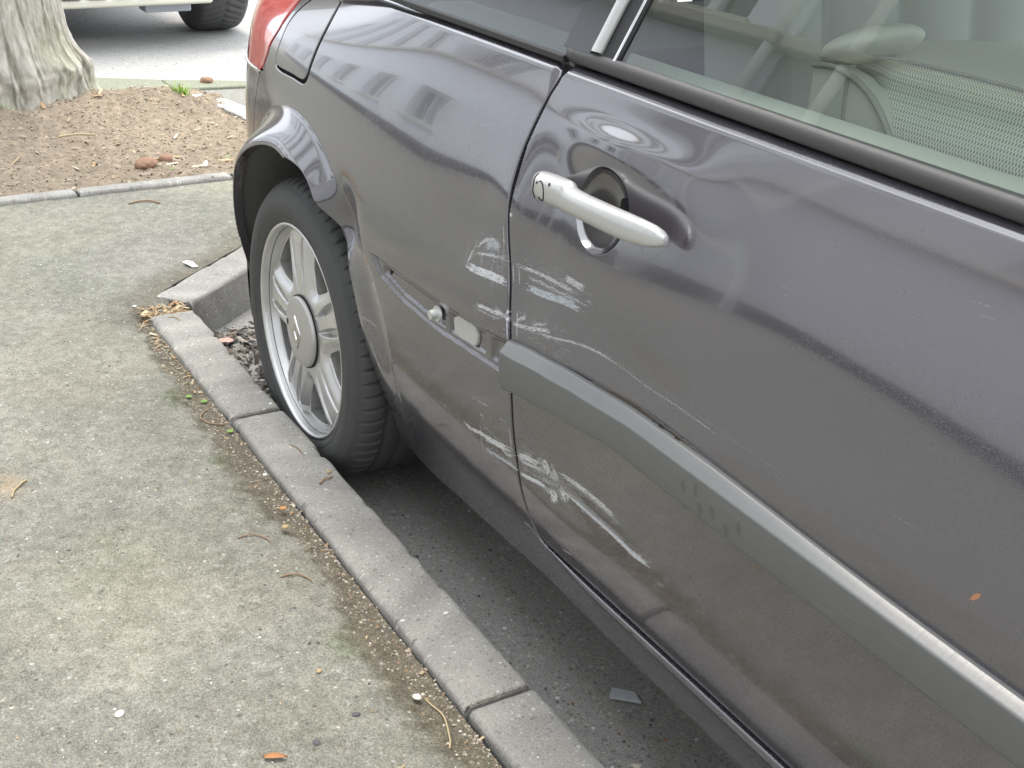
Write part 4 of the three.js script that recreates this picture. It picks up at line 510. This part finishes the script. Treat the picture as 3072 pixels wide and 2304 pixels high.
// ───────────────────────── street tree ─────────────────────────
{ const tree = thing('street_tree', 'bare street tree with furrowed grey trunk standing in the soil pit', 'tree', [-3.20, 0.12, 0.06]);
  const barkTex = (() => { const n = 1024; return dataTex(n, n, (i, j) => { const u = i / n, v = j / n, w = fbm(u * 9, v * 3, 3, 2) * 3, f = fbm(u * 70 + w, v * 8, 4, 3), cr = ss(.44, .28, fbm(u * 80 + w, v * 7, 3, 15)), s = fbm(u * 200, v * 60, 2, 8), m = ss(.50, .72, fbm(u * 9, v * 6, 3, 31)); const k = 160 + (f - .5) * 48 + (s - .5) * 40 - cr * 40; return [k + 4 - m * 6, k - m * 2, k - 12 - m * 10]; }); })(); barkTex.repeat.set(1, .7);
  const bark = std({ map: barkTex, roughness: 0.95, bumpMap: bumpAt(4), bumpScale: 0.004 });
  const rad = (a, y) => { const root = Math.exp(-y / .19), lob = Math.pow(.5 + .5 * Math.cos(a * 5 + .5), 2), top = .265 - .012 * Math.min(y, 4) * 2.2; let r = top + root * (.12 + .06 * lob); r += .045 * Math.exp(-sq((y - .17) / .06)) * (.2 + 1.1 * fbm(a * 9, y * 18, 3, 4)); const wv = 2.4 * fbm(a * 2, y * 2.2, 3, 6); r -= .004 * ss(.42, .30, fbm(a * 22 + wv, y * 3.2, 3, 16)) * ss(.08, .3, y); r += .010 * (fbm(a * 5, y * 2, 3, 9) - .5) + .010 * (fbm(a * 24, y * 22, 3, 11) - .5) + .02 * ss(.32, .1, y) * (fbm(a * 12, y * 16, 3, 23) - .5); return r; };
  const tr = grid(360, 300, (u, v) => { const a = -u * Math.PI * 2, y = -.05 + 3.6 * Math.pow(v, 1.6), r = rad(a, y); return [r * Math.cos(a) - .06 * y * .35, y, r * Math.sin(a), u, y]; }, true);
  part('trunk', tr, bark, tree);
  const R = rng(55), limb = (p, d, r, n, out) => { const pts = [p.clone()]; const c = p.clone(), q = d.clone(); for (let i = 0; i < n; i++) { q.x += (R() - .5) * .5; q.z += (R() - .5) * .5; q.y += .1 * R(); q.normalize(); c.addScaledVector(q, .42); pts.push(c.clone()); } const cv = new THREE.CatmullRomCurve3(pts), N = n * 4, f = cv.computeFrenetFrames(N); out.push(grid(8, N, (u, v) => { const k = Math.round(v * N), P = cv.getPoint(k / N), rr = r * (1 - .75 * v), a = -u * 6.2832, b = f.normals[k].clone().multiplyScalar(Math.cos(a) * rr).addScaledVector(f.binormals[k], Math.sin(a) * rr); return [P.x + b.x, P.y + b.y, P.z + b.z, u, v]; }, true)); return pts; };
  for (let k = 0; k < 5; k++) { const out = [], a = k * 1.257, p = limb(new THREE.Vector3(-.07, 3.35, 0), new THREE.Vector3(Math.cos(a), 1.3, Math.sin(a)), .11, 7, out); for (let j = 2; j < p.length; j++) for (let s = 0; s < 2; s++) { const q = limb(p[j], new THREE.Vector3(R() - .5, .6, R() - .5), .028, 4, out); for (let t = 2; t < q.length; t++) limb(q[t], new THREE.Vector3(R() - .5, .3, R() - .5), .010, 3, out); } part('branch', out, bark, tree); }
}
// ───────────────────────── the pale vehicle beyond the tree: low bumper and big tyre ─────────────────────────
{ const van = thing('parked_van', 'pale cream off-road vehicle seen by its low bumper and chunky tyre, beyond the tree', 'van', [-4.8, 0, -.75]);
  const cream = phy({ color: lin(0.62, 0.61, 0.50), roughness: 0.35, clearcoat: 0.5 }), dark = M.under;
  const bp = rbox(.14, .12, 2.0, .03, 3); bp.translate(-.02, .365, .18); part('bumper', bp, cream, van);
  const lower = rbox(.10, .05, 1.7, .02, 3); lower.translate(.0, .262, .25); part('bumper_lip', lower, cream, van);
  for (let i = 0; i < 9; i++) { const s = rbox(.05, .035, .10, .008); s.translate(.045, .306, -.24 + i * .135); part('grille_slot', s, M.blackPlastic, van); }
  const body = rbox(4.2, .75, 1.75, .1, 3); body.translate(-2.2, .82, .2); part('body', body, cream, van); const cab = rbox(2.7, .65, 1.55, .16, 4); cab.translate(-2.4, 1.45, .2); part('cab', cab, M.glossBlack, van);
  const fl = rbox(4.0, .12, 1.4, .02); fl.translate(-2.2, .34, .2); part('floor_pan', fl, dark, van); const br = rbox(.14, .07, .26, .01); br.translate(-.15, .215, -.38); part('bracket', br, std({ color: lin(.35, .38, .42), roughness: .5 }), van);
  const tyreG = grid(240, 30, (u, v) => { const a = u * 6.2832, t = v * 2 - 1, w = .165, e = Math.pow(Math.abs(t), 7); let r = .37 - .10 * Math.pow(Math.abs(t), 9) - .012 * t * t; const ph = ((u * 46 + Math.abs(t) * 1.6) % 1 + 1) % 1; r -= .010 * ss(0, .12, ph) * ss(.42, .3, ph) * (Math.abs(t) < .92 ? 1 : 0); if (Math.abs(t) < .05) r -= .008; return [r * Math.cos(a), Math.max(r * Math.sin(a), -.366), w * Math.sign(t) * Math.pow(Math.abs(t), .85), u * 8, t]; }, true);
  for (const [x, z] of [[-.50, -.745], [-.50, 1.13], [-3.35, -.745], [-3.35, 1.13]]) { const w = new THREE.Group(); w.name = 'wheel'; w.position.set(x, .37, z); van.add(w); part('tyre', tyreG, M.rubber, w); part('rim', lathe([[.0001, .06], [.12, .06], [.2, .10], [.27, .12], [.27, -.12], [.2, -.10], [.0001, -.06]], 40), M.alloy, w); }
  shadow(van);
}
// ───────────────────────── the house across the pavement, behind the camera: what the paint and the glass mirror ─────────────────────────
function terrace(label, X0, X1, FZ, wallC, first, step, pipes, rows) {
  const house = thing('apartment_house', label, 'building', [0, 0, FZ]);
  const wallM = std({ color: wallC, roughness: 0.92 }), plinthM = std({ color: lin(0.10, 0.097, 0.092), roughness: 0.9 }), ledgeM = std({ color: lin(0.52, 0.50, 0.42), roughness: 0.9 }), frameM = std({ color: lin(0.7, 0.7, 0.68), roughness: 0.6 }), pipeM = std({ color: lin(0.78, 0.78, 0.76), roughness: 0.5 }), paneM = phy({ color: lin(.02, .022, .024), roughness: 0.05, clearcoat: 1 });
  const s = poly([[X0, .42], [X1, .42], [X1, 9.6], [X0, 9.6]]), wins = [];
  for (const [y, h] of rows) for (let x = X0 + first; x < X1 - 1.4; x += step) { const w = 1.2; wins.push([x, y, w, h]); const p = new THREE.Path(); p.moveTo(x, y); p.lineTo(x, y + h); p.lineTo(x + w, y + h); p.lineTo(x + w, y); p.closePath(); s.holes.push(p); }
  part('wall', new THREE.ExtrudeGeometry(s, { depth: .4, bevelEnabled: false }), wallM, house);
  { const g = rbox(X1 - X0, .42, .44, .02); g.translate((X0 + X1) / 2, .21, .20); part('plinth', g, plinthM, house); }
  for (const y of [3.04, 6.24, 9.5]) { const g = rbox(X1 - X0, y > 9 ? .35 : .10, y > 9 ? .6 : .26, .02); g.translate((X0 + X1) / 2, y, 0); part('ledge', g, ledgeM, house); }
  const mkWin = (w, h) => { const wn = new THREE.Group(); wn.name = 'window'; const fr = []; for (const [bw, bh, bx, by] of [[w, .09, 0, h / 2 - .045], [w, .09, 0, -h / 2 + .045], [.09, h - .18, -w / 2 + .045, 0], [.09, h - .18, w / 2 - .045, 0], [.11, h - .18, 0, 0]]) { const b = rbox(bw, bh, bx ? .07 : .08, .008, 1); b.translate(bx, by, 0); fr.push(b); } part('frame', fr, frameM, wn); const p = new THREE.PlaneGeometry(w - .04, h - .04); p.rotateY(Math.PI); p.translate(0, 0, .02); part('pane', p, paneM, wn); const sl = rbox(w + .2, .07, .22, .01); sl.translate(0, -h / 2 - .02, -.17); part('sill', sl, ledgeM, wn); return wn; };
  const protos = {}; for (const [x, y, w, h] of wins) { const c = (protos[h] ||= mkWin(w, h)).clone(); c.position.set(x + w / 2, y + h / 2, .20); house.add(c); }
  for (const x of pipes) part('drainpipe', tube([[x, .05, -.08], [x, 4, -.08], [x, 9.3, -.08]], .045, 8, 10), pipeM, house);
  { const g = rbox(X1 - X0 - .1, 9.4, 6, .02); g.translate((X0 + X1) / 2, 4.7, 3.5); part('back_rooms', g, plinthM, house); }
  shadow(house);
}
terrace('white rendered apartment house with framed windows over a string course, across the pavement', -22, -3.8, 4.3, lin(0.79, 0.83, 0.87), .9, 2.6, [-3.86], [[.82, 1.05], [3.12, 1.9], [6.35, 1.7]]);
terrace('mid grey apartment house with framed windows, next to the white one', -3.78, 14, 4.33, lin(0.52, 0.53, 0.54), 2.0, 2.6, [-3.2, 2.2], [[3.12, 1.9], [6.35, 1.7]]);

// ───────────────────────── small things on the ground ─────────────────────────
const twigM = std({ color: lin(.30, .20, .12), roughness: .9 }), strawM = std({ color: lin(.42, .34, .20), roughness: .9 }), paperM = std({ color: lin(.82, .82, .80), roughness: .8 }), leafM = std({ color: lin(.36, .17, .07), roughness: .8, side: THREE.DoubleSide });
const onPav = (x, z) => (z > .03 && z < .147 && x > -.7 ? KY : pavH(x, z));
function twig(label, a, b, r, bend, seed, mat = twigM, group) { const R = rng(seed), n = 6, pts = []; for (let i = 0; i <= n; i++) { const t = i / n, x = mix(a[0], b[0], t) + bend * Math.sin(t * 3.14) * (b[1] - a[1] || .02) * 4 + (R() - .5) * .003, z = mix(a[1], b[1], t) + bend * Math.sin(t * 3.14) * (a[0] - b[0]) * 4 + (R() - .5) * .003; pts.push([x, (a[2] ?? onPav(x, z)) + r * 1.1 + .002 * Math.sin(t * 3.14), z]); } return solo('twig', tube(pts, r, 24, 6), mat, label, 'twig', group); }
twig('long pale dry stalk lying across the dirt beside the kerb joint', [.955, .178], [1.075, .196], .0015, .03, 1, strawM);
twig('thin brown curved twig beside the first kerb joint', [-.15, .165], [-.06, .155], .0015, -.10, 2);
twig('brown twig on the pavement halfway along the kerb', [.555, .262], [.585, .215], .0015, .05, 3);
twig('faint thin brown twig on the pavement nearer the wheel', [.40, .285], [.435, .235], .0013, .05, 4);
twig('straight tan twig alone on the open pavement at the left', [.075, .62], [.018, .585], .0020, .02, 5, strawM);
twig('reddish twig lying on top of the kerb stone', [.30, .085], [.285, .050], .0018, .02, 6);
twig('short dark twig on top of the kerb near the tyre', [.12, .075], [.165, .068], .0012, .02, 7);
twig('tan stalk lying in the corner on the end kerb stone', [-.66, .105], [-.63, .085], .0016, .05, 8, strawM);
twig('bent dark twig on the pavement behind the wheel arch', [-1.66, -.06], [-1.63, -.15], .003, .06, 9);
twig('pale straight twig at the lower edge of the pavement', [1.105, .30], [1.085, .275], .0018, .02, 10, strawM);
twig('thin stick lying on the soil at the foot of the tree', [-2.41, .0, .165], [-2.39, -.13, .155], .004, .03, 11, strawM);
// fallen leaf, stones, scraps
{ const leaf = grid(16, 8, (u, v) => { const t = u, w = .0105 * Math.pow(Math.sin(Math.PI * Math.pow(t, .8)), .9), s = v * 2 - 1; return [t * .062 - .031, .004 + .004 * s * s + .004 * Math.sin(t * 3), -s * w]; }); const m = solo('fallen_leaf', leaf, leafM, 'orange brown fallen leaf on the pavement at the bottom', 'leaf'); m.position.set(.985, pavH(.985, .43), .43); m.rotation.y = 1.1; m.scale.setScalar(.58); }
function scrap(label, x, y, z, w, d, seed, mat = paperM) { const R = rng(seed), n = 7, pts = []; for (let i = 0; i < n; i++) { const a = i / n * 6.283, k = .7 + R() * .5; pts.push([w * k * Math.cos(a), d * k * Math.sin(a)]); } const g = bevel(poly(pts), .0008, .0003, 1); g.rotateX(-Math.PI / 2); const p = g.attributes.position; for (let i = 0; i < p.count; i++) p.setY(i, p.getY(i) + .004 * Math.sin(p.getX(i) * 90 + seed)); g.computeVertexNormals(); const m = solo('paper_scrap', g, mat, label, 'scrap'); m.position.set(x, y, z); m.rotation.y = R() * 3; return m; }
scrap('torn white paper scrap on the pavement behind the end kerb', -1.03, .126, -.067, .028, .013, 3); scrap('tiny white scrap on the soil left of the kerb corner', -.79, .1235, .156, .009, .006, 4);
scrap('white paper scrap on the soil mound right of the grass tuft', -2.83, .185, -.65, .020, .014, 5); scrap('pale scrap lying on the soil near the edging', -1.965, .142, -.41, .03, .010, 6); scrap('small white scrap on the soil left of the grass tuft', -2.96, .175, -.535, .016, .010, 16);
{ const g = bevel(poly([[0, 0], [.052, -.004], [.040, .020], [.003, .024]]), .003, .001, 1); g.rotateX(-Math.PI / 2); const m = solo('plastic_shard', g, std({ color: lin(.55, .58, .58), roughness: .4 }), 'pale grey plastic shard on the asphalt below the sill', 'shard'); m.position.set(.985, .009, -.155); m.rotation.y = .9; }
scrap('pinkish scrap in the gutter litter behind the wheel', -.70, .02, -.055, .03, .018, 7, std({ color: lin(.55, .36, .30), roughness: .8 })); scrap('cream chip on the asphalt near the last kerb stone', 1.14, .008, -.10, .008, .008, 9, foamLike()); function foamLike() { return std({ color: lin(.6, .56, .45), roughness: .9 }); }
function stoneG(r, seed) { const g = new THREE.IcosahedronGeometry(r, 3), p = g.attributes.position; for (let i = 0; i < p.count; i++) { const x = p.getX(i), y = p.getY(i), z = p.getZ(i), k = .75 + .5 * fbm(x / r * 1.3 + seed, y / r * 1.3 + z / r, 3, seed); p.setXYZ(i, x * k, y * k * .7, z * k); } g.computeVertexNormals(); return g; }
const brickM = std({ color: lin(.33, .20, .13), roughness: .95, bumpMap: bumpAt(6), bumpScale: .002 });
[['rounded lump of orange brick half buried in the soil near the edging', .033, -2.03, -.215, 1.35], ['smaller lump of orange brick right of the bigger one on the soil', .024, -2.10, -.305, 1.1], ['small orange stone by the slab edge beyond the soil', .026, -3.30, -.84, 1.2]].forEach(([l, r, x, z, sx], i) => { const m = solo('brick_lump', stoneG(r, 5 + i * 3), brickM, l, 'stone'); m.position.set(x, Math.max(.13, x > -3.1 ? soilH(x, z) : .13) + r * .25, z); m.scale.set(1, 1, sx); m.rotation.y = .4 + i; });
{ const pebM = [lin(.62, .60, .54), lin(.40, .30, .15), lin(.09, .09, .095), lin(.45, .24, .10)].map(c => std({ color: c, roughness: .85 }));
  [['white pebble on the kerb top between the joints', .795, KY, .058, .004, 0], ['orange seed on the kerb top near the tyre', .262, KY, .048, .005, 1], ['white pebble in the dirt beside the kerb', .20, .118, .16, .004, 0], ['dark stone on the pavement at the bottom centre', .95, .118, .29, .005, 2], ['yellow pebble on the pavement near the dirt strip', .83, .119, .30, .004, 1], ['tan pebble in the dirt beside the second kerb joint', .955, .116, .19, .006, 0], ['flat grey stone on the pavement at the lower left edge', .965, .118, .565, .008, 0], ['pale flake on the pavement at the lower left', .79, .119, .60, .006, 0], ['second dark stone on the pavement, further left', .98, .118, .365, .0045, 2], ['orange chip in the dirt strip by the kerb', .34, .118, .175, .006, 3], ['ochre pebble in the dirt further from the wheel', .405, .118, .195, .006, 1]].forEach(([l, x, y, z, r, k], i) => { const m = solo('pebble', stoneG(r, 30 + i), pebM[k], l, 'pebble'); m.position.set(x, y + r * .4, z); m.rotation.y = i; m.scale.set(1, .7, 1.3); }); }
{ const R = rng(5), out = []; for (let i = 0; i < 60; i++) { const a = R() * 6.28, l = .025 + R() * .045, b = .01 + R() * .03, w = .006; out.push(grid(2, 5, (u, v) => [Math.cos(a) * b * v * v + (u - .5) * w * (1 - v) * Math.sin(a) + (h2(i, 1) - .5) * .045, l * v, Math.sin(a) * b * v * v - (u - .5) * w * (1 - v) * Math.cos(a) + (h2(i, 2) - .5) * .06])); } const g = mergeGeometries(out); const m = solo('grass_tuft', g, std({ color: lin(.26, .42, .07), roughness: .8 }), 'small bright green grass tuft on the soil mound', 'grass'); m.position.set(-2.88, soilH(-2.88, -.60) - .006, -.60);
  const sprout = (x, z, l, y) => { const o = []; for (let i = 0; i < 6; i++) { const a = i * 1.05; o.push(grid(3, 4, (u, v) => { const w = .005 * Math.sin(Math.PI * Math.min(1, v * .9 + .1)); return [Math.cos(a) * .014 * v - (u - .5) * w * 2 * Math.sin(a), .003 + .012 * v * (1 - v * .4), Math.sin(a) * .014 * v + (u - .5) * w * 2 * Math.cos(a)]; })); } const s = solo('weed_sprout', mergeGeometries(o), std({ color: lin(.19, .33, .07), roughness: .7 }), l, 'weed'); s.position.set(x, y ?? pavH(x, z), z); s.scale.setScalar(.6); return s; };
  sprout(-.02, .158, 'tiny green weed sprout at the kerb foot beside the first joint'); sprout(-.19, .162, 'tiny green weed sprout in the dirt behind the first kerb stone'); sprout(-.23, .185, 'second weed sprout further from the kerb edge'); sprout(-1.93, -.28, 'green sprout in the soil by the edging', .142); sprout(-1.98, -.50, 'green sprout at the soil edge beside the bumper', .15); }
// litter that nobody could count: grit and chips in the dirt strip, leaf mould in the gutter, chips on the soil
function scatter(name, label, n, seed, place, cols, sizes, flat = .55, thin = false) { const R = rng(seed), g = thin ? rbox(1, .12, .28, .05, 1) : new THREE.IcosahedronGeometry(.5, 1), m = new THREE.InstancedMesh(g, std({ color: 0xffffff, roughness: .95 }), n), o = new THREE.Object3D(), c = new THREE.Color(); for (let i = 0; i < n; i++) { const [x, y, z] = place(R), s = sizes[0] + (sizes[1] - sizes[0]) * Math.pow(R(), 3); o.position.set(x, y + s * flat * .3, z); o.rotation.set((R() - .5) * .7, R() * 6.28, (R() - .5) * .7); o.scale.set(s * (.7 + R() * .6), s * flat, s * (.7 + R() * .6)); o.updateMatrix(); m.setMatrixAt(i, o.matrix); const k = cols[Math.floor(R() * cols.length)], v = .7 + R() * .6; c.setRGB(k[0] * v, k[1] * v, k[2] * v); m.setColorAt(i, c); } m.name = name; m.userData = { kind: 'stuff', label, category: 'debris' }; m.castShadow = m.receiveShadow = true; scene.add(m); return m; }
const earth = [[.20, .165, .12], [.27, .235, .18], [.14, .12, .09], [.36, .32, .26], [.46, .43, .37], [.22, .15, .09], [.17, .15, .12]];
const stripPlace = R => { const x = -.70 + R() * 2.1, w = .008 + .04 * fbm(x * 5, 3, 3, 88) * ss(-.8, -.2, x), z = .147 + Math.pow(R(), 2.2) * (w + .02); return [x, pavH(x, z) - .001, z]; };
scatter('kerb_grit', 'grit and crumbs lying along the back of the kerb', 5200, 71, stripPlace, earth, [.0012, .006]);
scatter('kerb_chaff', 'straw and needle bits along the back of the kerb', 520, 72, R => { const q = stripPlace(R); if (R() < .35) { q[0] = -.74 + R() * .5; q[2] = .140 + R() * R() * .05; q[1] = pavH(q[0], q[2]) + .002; } return q; }, [[.36, .29, .18], [.30, .21, .12], [.42, .37, .26]], [.007, .022], .12, true);
scatter('corner_needles', 'brown needles filling the open kerb corner', 420, 76, R => { const t = R(), x = -.775 + R() * .10, z = .04 + R() * .11; return [x, .105 + R() * .018, z]; }, [[.36, .26, .14], [.28, .18, .10], [.40, .33, .21]], [.012, .045], .10, true);
scatter('gutter_litter', 'dark leaf mould and chips in the gutter behind the wheel', 1500, 73, R => { const x = -.80 + R() * .52, z = -.26 + R() * .285; return [x, .006 + R() * .018 * ss(.1, -.2, z + .1), z]; }, [[.05, .045, .04], [.10, .085, .07], [.16, .13, .10], [.30, .28, .24], [.03, .03, .03]], [.006, .040], .22, true);
scatter('gutter_grit', 'loose pale grit in the gutter and on the bay asphalt', 1800, 74, R => { const x = -.75 + R() * 2.4, z = .02 - Math.pow(R(), 1.6) * .42; return [x, .006, z]; }, [[.35, .33, .28], [.20, .19, .17], [.45, .40, .28], [.30, .16, .08], [.08, .08, .08]], [.0015, .0065]);
scatter('pavement_grit', 'loose small stones scattered on the pavement', 1500, 75, R => { const x = -1.4 + R() * 2.7, z = .2 + R() * .75; return [x, pavH(x, z), z]; }, [[.5, .49, .45], [.62, .60, .54], [.07, .07, .07], [.38, .28, .16], [.20, .20, .19]], [.0012, .0048]);
scatter('soil_clods', 'clods and wood chips on the soil', 6500, 77, R => { const x = -3.06 + R() * 1.19, z = -.78 + R() * 1.3; return [x, soilH(x, z), z]; }, [[.27, .22, .155], [.30, .245, .175], [.20, .155, .11], [.40, .35, .26], [.14, .11, .075]], [.002, .010]);
scatter('soil_chips', 'flat wood chips and straw on the soil', 260, 78, R => { const x = -3.06 + R() * 1.25, z = -.78 + R() * 1.3; return [x, soilH(x, z) + .004, z]; }, [[.46, .36, .22], [.38, .26, .14], [.52, .46, .34]], [.010, .05], .12, true);
renderer.render(scene, camera);
